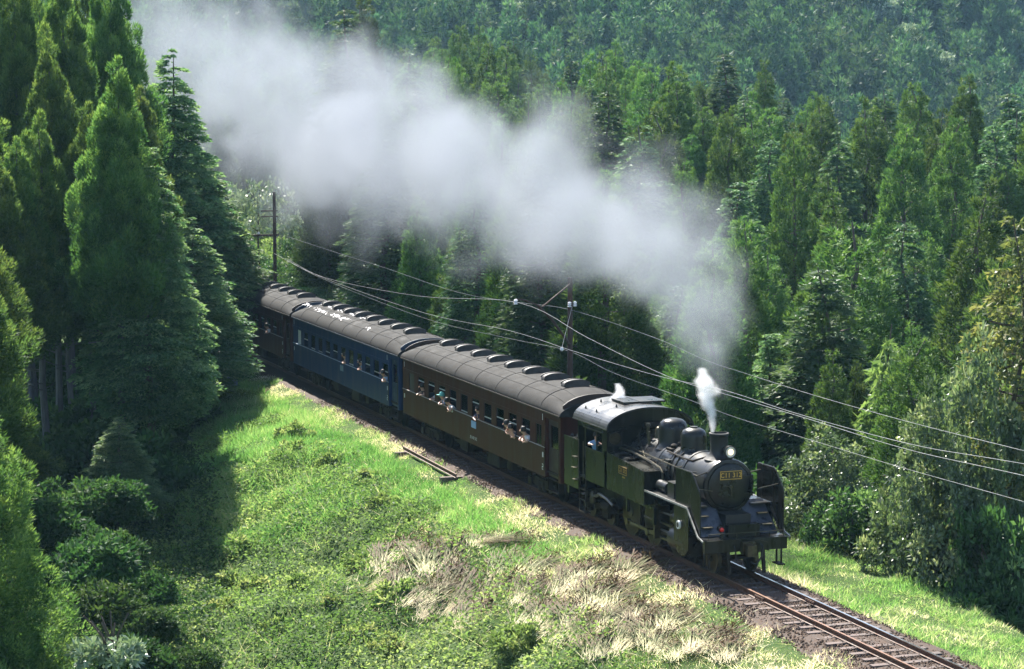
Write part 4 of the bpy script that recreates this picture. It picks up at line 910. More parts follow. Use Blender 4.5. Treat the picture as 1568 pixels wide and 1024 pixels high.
    mb = MB(); mb.box(-3.12, -2.62, sy * 1.02 - .18, sy * 1.02 + .18, 1.975, 2.42); mb.box(-3.15, -2.59, sy * 1.02 - .2, sy * 1.02 + .2, 2.42, 2.45); part(mb, 'sandbox', 'black')
    mb = MB(); mb.cyl((-4.2, sy * .98, 2.15), (-3.5, sy * .98, 2.15), .17, n=18); part(mb, 'air_reservoir', 'black')
# motion
for sy in (-1, 1):
    yo = sy * .86; ph = -.9 if sy < 0 else .67; cr = .33
    pins = [(x + cr * math.cos(ph), .755 + cr * math.sin(ph)) for x in (-3.62, -5.5, -7.38)]
    mb = MB()
    for (xa, za), (xb, zb) in zip(pins[:-1], pins[1:]): mb.prism([(xa, za - .05), (xa, za + .05), (xb, zb + .05), (xb, zb - .05)], 'y', yo - .03, yo + .03)
    for xa, za in pins: mb.cyl((xa, yo - .06, za), (xa, yo + .06, za), .10, n=14)
    part(mb, 'coupling_rod', 'oilsteel')
    xa, za = pins[1]; mb = MB(); mb.prism([(xa, za - .07), (xa, za + .07), (-3.15, .83), (-3.15, .73)], 'y', sy * .95 - .03, sy * .95 + .03); mb.cyl((xa, sy * .9, za), (xa, sy * 1.0, za), .12, n=14); part(mb, 'connecting_rod', 'oilsteel')
    mb = MB(); mb.box(-3.30, -3.05, sy * .98 - .10, sy * .98 + .10, .60, .98); part(mb, 'crosshead', 'oilsteel')
    mb = MB(); mb.box(-4.2, -2.7, sy * .98 - .05, sy * .98 + .05, .98, 1.06); mb.box(-4.2, -2.7, sy * .98 - .05, sy * .98 + .05, .52, .58); mb.box(-4.24, -4.14, sy * .9 - .3, sy * .9 + .2, .5, 1.5); part(mb, 'slide_bar', 'oilsteel')
    mb = MB(); mb.cyl((-4.1, sy * .98, .78), (-2.6, sy * .98, .78), .04, n=8); part(mb, 'piston_rod', 'railtop' if False else 'steel')
    mb = MB(); mb.prism([(-4.62, .96), (-4.5, 1.3), (-4.56, 1.62), (-4.45, 1.64), (-4.38, 1.3), (-4.5, .94)], 'y', sy * 1.02 - .04, sy * 1.02 + .04); part(mb, 'expansion_link', 'oilsteel')
    mb = MB(); mb.tube([(-4.5, sy * 1.04, 1.32), (-3.0, sy * 1.03, 1.38), (-2.7, sy * 1.0, 1.36)], .03); mb.tube([(-5.3, sy * 1.06, 1.0), (-4.55, sy * 1.05, 1.0)], .028); mb.tube([(-3.0, sy * 1.03, 1.42), (-3.1, sy * 1.02, .95), (-3.15, sy * 1.0, .62)], .025); part(mb, 'valve_gear', 'oilsteel')
    mb = MB(); mb.prism([(-6.3, 1.40), (-4.0, 1.40), (-4.0, 1.48), (-6.3, 1.48)], 'y', sy * 1.24 - .04, sy * 1.24 + .04); mb.box(-6.3, -6.2, sy * 1.24 - .05, sy * 1.24 + .05, 1.0, 1.45); mb.box(-4.1, -4.0, sy * 1.24 - .05, sy * 1.24 + .05, .95, 1.45); part(mb, 'motion_bracket', 'black_side')
    mb = MB(); mb.tube([(-10.2, sy * 1.15, .95), (-9.2, sy * 1.18, 1.0), (-8.9, sy * 1.2, 1.12), (-8.2, sy * 1.2, 1.08), (-7.9, sy * 1.1, .9)], .055); part(mb, 'water_pipe', 'steel')
    mb = MB(); mb.cyl((-9.0, sy * .95, .72), (-8.3, sy * .95, .72), .19, n=18); mb.tube([(-8.3, sy * .95, .72), (-7.9, sy * .95, .60)], .03); part(mb, 'brake_cylinder', 'under')
    mb = MB(); mb.box(-9.9, -9.75, sy * 1.2 - .1, sy * 1.2 + .1, .55, 1.1); mb.lathe([(.1, 0), (.12, .1), (.1, .34), (.05, .4)], (-9.5, sy * 1.18, .72), 'z', 14); part(mb, 'injector', 'oilsteel')
    for xb in (-4.56, -6.44):
        mb = MB(); mb.box(xb - .05, xb + .05, sy * .60 - .06, sy * .60 + .06, .30, 1.0); mb.box(xb - .09, xb + .09, sy * .60 - .06, sy * .60 + .06, .45, .85); part(mb, 'brake_block', 'under')
    mb = MB(); mb.tube([(-8.0, sy * 1.2, 1.42), (-9.7, sy * 1.2, 1.42)], .02); mb.box(-9.72, -9.66, sy * 1.36 - .02, sy * 1.36 + .02, .35, 1.5); mb.box(-10.28, -10.22, sy * 1.36 - .02, sy * 1.36 + .02, .35, 1.5)
    for z in (.35, .75, 1.1): mb.box(-10.28, -9.66, sy * 1.30 - .1, sy * 1.30 + .1, z, z + .03)
    part(mb, 'cab_steps', 'under')
# cab: sheets with real openings
mb = MB()
for sy in (-1, 1):
    ya, yb = sorted((sy * 1.40, sy * 1.375))
    mb.box(-9.70, -7.70, ya, yb, 1.50, 2.60); mb.box(-9.70, -7.70, ya, yb, 3.24, 3.50); mb.box(-8.12, -7.70, ya, yb, 2.60, 3.24); mb.box(-9.70, -9.62, ya, yb, 2.60, 3.24)
    mb.box(-10.35, -9.70, ya, yb, 3.24, 3.50); mb.box(-10.35, -10.25, ya, yb, 1.50, 3.24)
front = [(-1.40, 1.5), (1.40, 1.5), (1.40, 3.48)] + [(1.40 * math.cos(a), 3.48 + .60 * math.sin(a)) for a in np.linspace(.2, PI - .2, 14)] + [(-1.40, 3.48)]
mb.prism(front, 'x', -10.36, -10.32)
mb.box(-7.725, -7.70, -1.37, 1.37, 1.5, 2.86); mb.box(-7.725, -7.70, -1.37, 1.37, 3.36, 3.50); mb.box(-7.725, -7.70, -.86, .86, 2.86, 3.36)
for sy in (-1, 1):
    a_, b_ = sorted((sy * 1.37, sy * 1.36)); mb.box(-7.725, -7.70, a_, b_, 2.86, 3.36)
top = [(1.37 * math.cos(a), 3.50 + .58 * math.sin(a)) for a in np.linspace(0.03, PI - .03, 14)]
mb.prism(top, 'x', -7.725, -7.70)
cab = part(mb, 'cab', 'black_side')
mb = MB(); mb.box(-10.3, -7.75, -1.36, 1.36, 1.50, 1.56); mb.box(-8.3, -7.75, -.8, .8, 1.56, 3.0); mb.build('backhead', MAT['soot'], cab)
for sy in (-1, 1):
    ring = MB()
    # front spectacle: a plate round a circular light
    for k in range(24):
        a0, a1 = 2 * PI * k / 24, 2 * PI * (k + 1) / 24; c_ = (sy * 1.11, 3.11)
        def sq(a):
            s_ = max(abs(math.cos(a)), abs(math.sin(a))); return (c_[0] + .25 * math.cos(a) / s_, c_[1] + .25 * math.sin(a) / s_)
        q = [(c_[0] + .19 * math.cos(a0), c_[1] + .19 * math.sin(a0)), (c_[0] + .19 * math.cos(a1), c_[1] + .19 * math.sin(a1)), sq(a1), sq(a0)]
        ring.prism(q, 'x', -7.722, -7.703)
    ring.build('spectacle_plate', MAT['black'], cab)
    mb = MB(); mb.lathe([(.19, -.01), (.205, .0), (.205, .025), (.185, .03), (.18, .0)], (-7.70, sy * 1.11, 3.11), 'x', 28); w = mb.build('round_window', MAT['oilsteel'], cab)
    MB().cyl((-7.715, sy * 1.11, 3.11), (-7.708, sy * 1.11, 3.11), .185, n=28).build('pane', MAT['glass'], w)
    mb = MB(); mb.add([(-7.70, sy * 1.38, 3.32), (-7.70, sy * .80, 3.46), (-7.45, sy * .80, 3.44), (-7.45, sy * 1.38, 3.30), (-7.70, sy * 1.38, 3.30), (-7.70, sy * .80, 3.44), (-7.45, sy * .80, 3.42), (-7.45, sy * 1.38, 3.28)], [(0, 1, 2, 3), (7, 6, 5, 4), (0, 3, 7, 4), (1, 5, 6, 2), (0, 4, 5, 1), (3, 2, 6, 7)]); mb.build('window_visor', MAT['black'], cab)
    mb = MB(); y_ = sy * 1.40; mb.box(-9.66, -8.08, y_ - .02, y_ + .02, 2.555, 2.60); mb.box(-9.66, -8.08, min(y_, y_ + sy * .07), max(y_, y_ + sy * .07), 3.24, 3.27); mb.box(-8.72, -8.68, y_ - sy * .03 - .01, y_ - sy * .03 + .01, 2.6, 3.24); w = mb.build('side_window', MAT['oilsteel'], cab)
    mb = MB(); y_ = sy * 1.365; mb.box(-8.68, -8.12, y_ - .004, y_ + .004, 2.6, 3.24); mb.build('pane', MAT['glass'], w)
    mb = MB()
    for x in (-9.76, -10.2): mb.tube([(x, sy * 1.43, 1.45), (x, sy * 1.43, 2.75)], .017)
    mb.build('grab_rail', MAT['oilsteel'], cab)
arc = [(1.50 * math.cos(a), 3.46 + .64 * math.sin(a)) for a in np.linspace(-.02, PI + .02, 26)]; arc2 = [(1.47 * math.cos(a), 3.44 + .625 * math.sin(a)) for a in np.linspace(PI + .02, -.02, 26)]
mb = MB()
for k in range(25):
    q = [arc[k], arc[k + 1], arc2[24 - k], arc2[25 - k]]; mb.prism(q, 'x', -10.55, -7.42)
rf = mb.mesh('cab_roof', MAT['cabroof']); rfo = link('cab_roof', rf, cab)
mb = MB(); mb.box(-9.6, -8.5, -.5, .5, 4.09, 4.16); mb.box(-9.65, -8.45, .05, .95, 4.12, 4.17); mb.build('roof_hatch', MAT['black'], cab)
mb = MB(); mb.tube([(-10.56, -1.5, 3.44), (-7.40, -1.5, 3.44)], .022)
mb.tube([(-7.41, y, z) for y, z in arc], .022); mb.tube([(-10.56, 1.5, 3.44), (-7.40, 1.5, 3.44)], .022); mb.build('roof_gutter', MAT['black'], cab)
mb = MB()
for x, y in ((-10.0, -1.25), (-9.0, -1.25), (-9.9, -.75), (-8.5, -.75)):
    z = 3.46 + .64 * math.sqrt(max(0, 1 - (y / 1.5) ** 2)); mb.tube([(x - .05, y, z), (x, y, z + .08), (x + .05, y, z)], .018)
mb.build('lifting_eye', MAT['black'], cab)
# bunker
mb = MB(); mb.box(-11.72, -10.36, -1.38, 1.38, 1.05, 2.68); mb.box(-11.72, -10.36, -1.40, -1.38, 2.62, 2.72); mb.box(-11.72, -10.36, 1.38, 1.40, 2.62, 2.72); bk = part(mb, 'coal_bunker', 'black_side')
for z, x in ((2.12, -10.52), (1.74, -10.62), (1.35, -10.52)):
    mb = MB(); mb.box(x - .14, x + .14, -1.50, -1.38, z, z + .03); mb.build('foothold', MAT['oilsteel'], bk)
r_ = np.random.default_rng(3); mb = MB()
for k in range(90):
    x, y = r_.uniform(-11.6, -10.45), r_.uniform(-1.2, 1.2); s_ = r_.uniform(.06, .13); z = 2.70 + .28 * (1 - (y / 1.25) ** 2)
    mb.add([(x + s_ * r_.uniform(-1, 1) + dx * s_, y + dy * s_ * r_.uniform(.6, 1.2), z + dz * s_) for dx, dy, dz in ((1, 0, 0), (-1, 0, 0), (0, 1, 0), (0, -1, 0), (0, 0, 1), (0, 0, -1))], [(0, 2, 4), (2, 1, 4), (1, 3, 4), (3, 0, 4), (2, 0, 5), (1, 2, 5), (3, 1, 5), (0, 3, 5)])
c_ = mb.build('coal', MAT['soot'], bk, ); c_['kind'] = 'stuff'
mb = MB(); mb.box(-11.76, -11.60, -1.25, 1.25, .72, 1.06); mb.box(-12.05, -11.7, -.12, .12, .74, 1.0); part(mb, 'rear_beam', 'black')

# ------------------------------------------------------------------ coaches
F0 = -12.02
def roof_z(y, hw=1.46, base=3.30, rise=.72): return base + rise * max(0.0, 1 - (abs(y) / hw) ** 2.25) ** (1 / 2.0)
def coach(i, x0, bodymat, endmat, roofmat, beltmat, label, wins, number=None, plate=None, patches=False, narrow_pale=False, front_narrow=True):
    C = empty('passenger_coach', (x0, 0, 0), label, 'railway coach', 'coaches behind the locomotive')
    B = lambda mb, nm, mt, par=C, **k: mb.build(nm, MAT[mt], par, **k)
    W0, W1 = 2.00, 2.74          # window opening
    xa, xb = -1.62, -19.42       # body side between the front vestibule and the rear end
    op = []                      # window openings (x0, x1, state)
    first = -17.18 - .0
    for q, st_ in enumerate(wins):
        xl = first + q * 1.452; op.append((xl, xl + .90, st_))
    op = [(-18.52, -17.75, 'frost')] + op + ([(-2.60, -2.00, 'dark')] if front_narrow else [])
    mb = MB()
    for sy in (-1, 1):
        ya, yb = sorted((sy * 1.385, sy * 1.335))
        mb.box(xb, xa, ya, yb, .96, W0); mb.box(xb, xa, ya, yb, W1, 3.33)
        cur = xb
        for a, b, s_ in op: mb.box(cur, a, ya, yb, W0, W1); cur = b
        mb.box(cur, xa, ya, yb, W0, W1)
    mb.box(xb, xb + .05, -1.335, 1.335, .96, 3.33); mb.box(xa - .05, xa, -1.335, 1.335, .96, 3.33)
    # vestibule, narrower, with end wall and corner posts
    mb.box(-.12, -.06, -1.25, 1.25, .96, 3.6)
    for sy in (-1, 1):
        ya, yb = sorted((sy * 1.385, sy * 1.20)); mb.box(-.28, -.06, ya, yb, .96, 3.31); ya, yb = sorted((sy * 1.385, sy * 1.25)); mb.box(-1.62, -.28, ya, yb, 3.05, 3.31)
    body = B(mb, 'body', bodymat)
    pol = [(-1.30, 3.3)] + [(y, roof_z(y) - .03) for y in np.linspace(-1.28, 1.28, 15)] + [(1.30, 3.3)]
    for x in (-.10, xb + .03): mb2 = MB(); mb2.prism(pol, 'x', x - .025, x + .025); mb2.build('end_wall', MAT[endmat], C)
    mb = MB(); mb.box(-.06, .12, -.52, -.40, 1.0, 3.15); mb.box(-.06, .12, .40, .52, 1.0, 3.15); mb.box(-.06, .12, -.52, .52, 3.05, 3.2); B(mb, 'gangway', 'under')
    mb = MB(); mb.box(xb - .16, xb, -.52, -.40, 1.0, 3.15); mb.box(xb - .16, xb, .40, .52, 1.0, 3.15); mb.box(xb - .16, xb, -.52, .52, 3.05, 3.2); B(mb, 'gangway', 'under')
    mb = MB(); mb.box(xb + .06, -.15, -1.30, 1.30, 1.12, 1.20); B(mb, 'floor', 'under')
    for sy in (-1, 1):
        ya, yb = sorted((sy * 1.26, sy * 1.22)); mb = MB(); mb.box(-1.58, -.30, ya, yb, 1.02, 2.02); mb.box(-1.58, -.30, ya, yb, 2.80, 3.06); mb.box(-1.58, -1.36, ya, yb, 2.02, 2.80); mb.box(-.62, -.30, ya, yb, 2.02, 2.80)
        for z in (1.3, 1.7): mb.box(-1.5, -.4, min(ya, yb) - .008, max(ya, yb) + .008, z, z + .03)
        d_ = B(mb, 'vestibule_door', endmat); mb = MB(); mb.box(-1.36, -.62, (ya + yb) / 2 - .004, (ya + yb) / 2 + .004, 2.02, 2.80); mb.build('pane', MAT['glass'], d_)
        mb = MB(); ys_ = sy * 1.40; mb.tube([(-1.67, ys_, 1.2), (-1.67, ys_, 2.4)], .016); mb.tube([(-.2, ys_, 1.2), (-.2, ys_, 2.4)], .016); B(mb, 'grab_rail', 'oilsteel')
        mb = MB(); mb.box(-1.5, -.35, sy * 1.24 - .12, sy * 1.24 + .12, .52, .56); mb.box(-1.5, -1.46, sy * 1.24 - .1, sy * 1.24 + .1, .52, .98); mb.box(-.39, -.35, sy * 1.24 - .1, sy * 1.24 + .1, .52, .98); B(mb, 'footstep', 'under')
        yc, yd = sorted((sy * 1.385, sy * 1.40))
        mb = MB(); mb.box(xb, xa, yc, yd, 1.905, 1.985); bl = B(mb, 'sill_belt', bodymat)
        yc2, yd2 = sorted((sy * 1.385, sy * 1.422)); mb = MB(); mb.box(xb, xa, yc2, yd2, 1.985, 2.003); mb.build('sill_ledge', MAT[beltmat], bl)
        mb = MB(); mb.box(xb, xa, yc, yd, 2.78, 2.86); B(mb, 'header_belt', beltmat if bodymat == 'blue' and False else bodymat)
        mb = MB(); mb.box(xb, xa, *sorted((sy * 1.385, sy * 1.395)), .955, 1.0); B(mb, 'bottom_strip', bodymat)
        for a, b, s_ in op:
            yo = sy * 1.352; yi = sorted((yo - .012, yo + .012)); mb = MB()
            fr = sorted((sy * 1.338, sy * 1.368))
            mb.box(a, a + .025, *fr, W0, W1); mb.box(b - .025, b, *fr, W0, W1); mb.box(a + .025, b - .025, *fr, W1 - .025, W1); mb.box(a + .025, b - .025, *fr, W0, W0 + .02)
            w = B(mb, 'window', endmat); mb = MB()
            P_ = (a + .03, b - .03)
            y2 = sorted((sy * 1.348, sy * 1.352))
            if s_ == 'open':
                mb.box(*P_, *y2, 2.40, W1 - .03); mb.build('pane', MAT['glass'], w); s2 = MB(); s2.box(*P_, *yi, 2.36, 2.40); s2.build('sash', MAT['sash'], w)
            elif s_ == 'high':
                mb.box(*P_, *y2, 2.60, W1 - .03); mb.build('pane', MAT['glass'], w); s2 = MB(); s2.box(*P_, *yi, 2.56, 2.60); s2.build('sash', MAT['sash'], w)
            elif s_ == 'low':
                mb.box(*P_, *y2, 2.22, W1 - .03); mb.build('pane', MAT['glass'], w); s2 = MB(); s2.box(*P_, *yi, 2.18, 2.22); s2.build('sash', MAT['sash'], w)
            elif s_ == 'frost':
                mb.box(*P_, *y2, W0 + .02, W1 - .03); mb.build('frosted_pane', MAT['white' if narrow_pale else 'curtain'], w)
            elif s_ == 'dark':
                mb.box(*P_, *y2, W0 + .02, W1 - .03); mb.build('pane', MAT['glass'], w); s2 = MB(); s2.box((a + b) / 2 - .012, (a + b) / 2 + .012, *yi, W0 + .02, W1 - .03); s2.build('glazing_bar', MAT[endmat], w)
            else:
                mb.box(*P_, *y2, W0 + .02, W1 - .03); mb.build('pane', MAT['glass'], w); s2 = MB(); s2.box(*P_, *yi, 2.06, 2.09); s2.build('sash', MAT['sash'], w)
        # small white marks at the body ends
        mb = MB(); y3 = sorted((sy * 1.386, sy * 1.389))
        for x in (xa - .28, xb + .2): mb.box(x, x + .05, *y3, 2.92, 3.14)
        for x in (xa - .30, xb + .16): mb.box(x, x + .12, *y3, 1.62, 1.80)
        mb.box(xa - .32, xa - .2, *y3, 1.36, 1.39); mb.box(xa - .23, xa - .2, *y3, 1.30, 1.36); mb.box(xa - .32, xa - .2, *y3, 1.27, 1.30); mb.box(xa - .32, xa - .29, *y3, 1.21, 1.27); mb.box(xa - .32, xa - .2, *y3, 1.18, 1.21)
        B(mb, 'end_marks', 'white')
        if plate:
            mb = MB(); mb.box(-9.95, -9.4, *sorted((sy * 1.387, sy * 1.41)), 1.60, 1.86); pl = B(mb, 'destination_plate', plate)
    # seats seen through the open windows
    for a, b, s_ in op[1:11]:
        for y0, y1 in ((-1.28, -.38), (.38, 1.28)):
            mb = MB(); mb.box(b + .18, b + .28, y0, y1, 1.20, 2.18); mb.box(b + .02, b + .18, y0, y1, 1.5, 1.62); mb.box(b + .28, b + .44, y0, y1, 1.5, 1.62); B(mb, 'seat', 'blue2')
    # roof skin with rounded, drooping ends
    xs_ = [0.06, -.03, -.3, -.8, -1.5, -2.4] + list(np.arange(-4, -17.5, -1.45)) + [-17.6, -18.4, -18.9, -19.3, -19.47, -19.52]
    ysr = np.concatenate([[-1.44], np.sin(np.linspace(-PI / 2, PI / 2, 25)) * 1.46, [1.44]])
    def drop(x):
        d = min(.08 - x, x + 19.54); return .34 * max(0, 1 - d / 2.1) ** 2.0
    vs = []; n_ = len(ysr)
    for x in xs_:
        for k, y in enumerate(ysr): z = roof_z(y); vs.append((x, y, (3.255 if k in (0, n_ - 1) else z - drop(x) * ((z - 3.3) / .72)) ))
    fs = [(a * n_ + b, a * n_ + b + 1, (a + 1) * n_ + b + 1, (a + 1) * n_ + b) for a in range(len(xs_) - 1) for b in range(n_ - 1)]
    fs += [tuple(range(n_ - 1, -1, -1)), tuple(range((len(xs_) - 1) * n_, len(xs_) * n_))]
    mb = MB(); mb.add(vs, fs); rf = B(mb, 'roof', roofmat)
    mb = MB()
    for x in (-1.9, -4.4, -6.9, -9.4, -11.9, -14.4, -17.5): mb.tube([(x, y, roof_z(y) - drop(x) + .004) for y in ysr[2:-2]], .010, n=4)
    for y in (-1.08, -.62, .62, 1.08): mb.tube([(x, y, roof_z(y) - drop(x) * ((roof_z(y) - 3.3) / .72) + .003) for x in xs_[2:-2]], .008, n=4)
    mb.build('roof_seam', MAT[roofmat], rf)
    for sy in (-1, 1):
        mb = MB(); mb.box(-19.5, .04, *sorted((sy * 1.43, sy * 1.475)), 3.245, 3.30); mb.build('gutter', MAT[endmat], rf)
    vm = vent_mesh
    for q in range(8):
        link('ventilator', vm, rf, loc=(-2.35 - 2.085 * q, 0, 0))
    mb = MB(); mb.box(-.55, -.25, -.12, .12, 3.72, 3.84); mb.box(-.6, -.2, -.18, .18, 3.84, 3.87); mb.build('lamp_ventilator', MAT['vent'], rf)
    if patches:
        g = np.random.default_rng(5); pm = MB()
        runs = [(-19.0, -.78), (-18.4, -.80), (-17.6, -.30), (-16.9, -.28), (-16.0, -.32), (-15.3, -.34), (-14.6, -.30), (-13.7, -.28), (-13.1, -.32), (-12.2, -.30), (-11.3, -.30), (-10.6, -.28), (-9.8, -.30), (-9.0, -.27), (-15.6, -.86), (-14.9, -.88), (-13.0, -.90), (-12.6, -.87), (-11.4, -.92), (-10.9, -.90), (-6.5, -.95), (-16.6, -.82)]
        for X_, Y_ in runs:
            for _ in range(7):
                x = X_ + g.normal(0, .28); y = Y_ + g.normal(0, .06); a = g.uniform(.05, .22); b = g.uniform(.012, .045); an = g.normal(0, .5)
                v = []
                for t_ in np.linspace(0, 2 * PI, 8)[:-1]:
                    e = g.uniform(.6, 1.2); px, py = a * e * math.cos(t_), b * e * math.sin(t_); px, py = px * math.cos(an) - py * math.sin(an), px * math.sin(an) + py * math.cos(an)
                    v.append((x + px, y + py, roof_z(y + py) + .006))
                pm.add(v, [tuple(range(7))])
        pm.build('peeled_patch', MAT['patch'], rf)['kind'] = 'stuff'
    # underframe, boxes, bogies
    mb = MB(); mb.box(-19.4, -.1, -.95, -.80, .74, .95); mb.box(-19.4, -.1, .80, .95, .74, .95); mb.box(-19.4, -.1, -.15, .15, .72, .95); mb.box(-19.45, -.05, -1.3, 1.3, .93, .965)
    for x in np.arange(-18.5, -1, 2.0): mb.box(x, x + .1, -1.28, 1.28, .8, .94)
    mb.tube([(-14.5, -.9, .76), (-11.5, -.9, .45), (-8.0, -.9, .45), (-5.0, -.9, .76)], .03); mb.tube([(-14.5, .9, .76), (-11.5, .9, .45), (-8.0, .9, .45), (-5.0, .9, .76)], .03)
    B(mb, 'underframe', 'under')
    for a, b, y0, y1, z0, nm in ((-8.6, -7.2, -1.2, -.6, .42, 'battery_box'), (-12.2, -11.2, -1.15, -.55, .45, 'battery_box'), (-6.6, -6.0, -1.1, -.6, .5, 'equipment_box'), (-10.6, -9.8, .5, 1.15, .45, 'battery_box')):
        mb = MB(); mb.box(a, b, y0, y1, z0, .93); mb.box(a + .1, b - .1, y0 - .02, y0, z0 + .08, .86); B(mb, nm, 'under')
    mb = MB(); mb.cyl((-13.6, -.75, .62), (-12.6, -.75, .62), .18, n=16); B(mb, 'air_tank', 'under')
    for xc in (-3.0, -16.5):
        mb = MB()
        for sy in (-1, 1):
            y_ = sy * .98; mb.prism([(xc - 1.5, .42), (xc - 1.5, .58), (xc - .7, .66), (xc + .7, .66), (xc + 1.5, .58), (xc + 1.5, .42), (xc + .6, .34), (xc - .6, .34)], 'y', y_ - .04, y_ + .04)
            for x in (xc - 1.1, xc + 1.1): mb.box(x - .16, x + .16, y_ - .11, y_ + .11, .3, .58); mb.cyl((x - .3, y_, .5), (x - .3, y_, .7), .06, n=8); mb.cyl((x + .3, y_, .5), (x + .3, y_, .7), .06, n=8)
            mb.cyl((xc - .2, y_, .22), (xc - .2, y_, .56), .1, n=10); mb.cyl((xc + .2, y_, .22), (xc + .2, y_, .56), .1, n=10)
        mb.box(xc - .25, xc + .25, -.95, .95, .40, .72); bg = B(mb, 'bogie', 'under')
        for x in (xc - 1.1, xc + 1.1):
            for sy in (-1, 1):
                link('wheel', coach_wheel, bg, loc=(x, sy * .60, .43), rot=(0, 0, 0 if sy < 0 else PI))
            MB().cyl((x, -.6, .43), (x, .6, .43), .07, n=8).build('axle', MAT['under'], bg)
    mb = MB(); mb.box(-.12, .12, -.14, .14, .74, 1.0); mb.box(-19.68, -19.4, -.14, .14, .74, 1.0); B(mb, 'coupler', 'under')
    if number:
        link('number_lettering', text_mesh('number_lettering', number, .17, .002, MAT['white']), C, loc=(-9.75, -1.3885, 1.20), rot=(PI / 2, 0, 0))
    return C
cw_ = wheel_mesh(.43, 0); sp_ = spokes_mesh(.43, 0, False, True); cw_.add(sp_.v, sp_.f); coach_wheel = cw_.mesh('wheel', MAT['under'])
mb = MB(); base_ = [(y, roof_z(y) - .05) for y in np.linspace(-.47, .47, 9)]
top_ = [(.47 * math.cos(a), roof_z(.47 * math.cos(a)) + .02 + .18 * math.sin(a) ** .6) for a in np.linspace(.0, PI, 15)]
mb.prism(base_ + top_, 'x', -.16, .16); top3 = [(y * 1.06, z + .025) for y, z in top_[1:-1]]; mb.prism(base_[1:-1] + top3, 'x', -.22, -.165); mb.prism(base_[1:-1] + top3, 'x', .165, .22); vent_mesh = mb.mesh('ventilator', MAT['vent'])
K1 = coach(0, F0, 'brown', 'brown2', 'roof', 'belt_light', 'brown coach with passengers at the open windows, directly behind the engine', ['high', 'high', 'high', 'open', 'shut', 'high', 'low', 'open', 'open', 'open'], number='オハ47 512', plate='paleblue')
K2 = coach(1, F0 - 20, 'blue', 'blue2', 'roof_dark', 'belt_blue', 'dark blue coach with peeling white patches on its roof', ['open', 'shut', 'shut', 'low', 'open', 'open', 'shut', 'open', 'open', 'low', 'open'], plate='boxgrey', patches=True, narrow_pale=True, front_narrow=False)
K3 = coach(2, F0 - 40, 'brown', 'brown2', 'roof_dark', 'belt_light', 'brown coach at the rear, half hidden behind the cypress branches', ['open', 'open', 'high', 'open', 'high', 'high', 'open', 'high', 'open', 'open'])

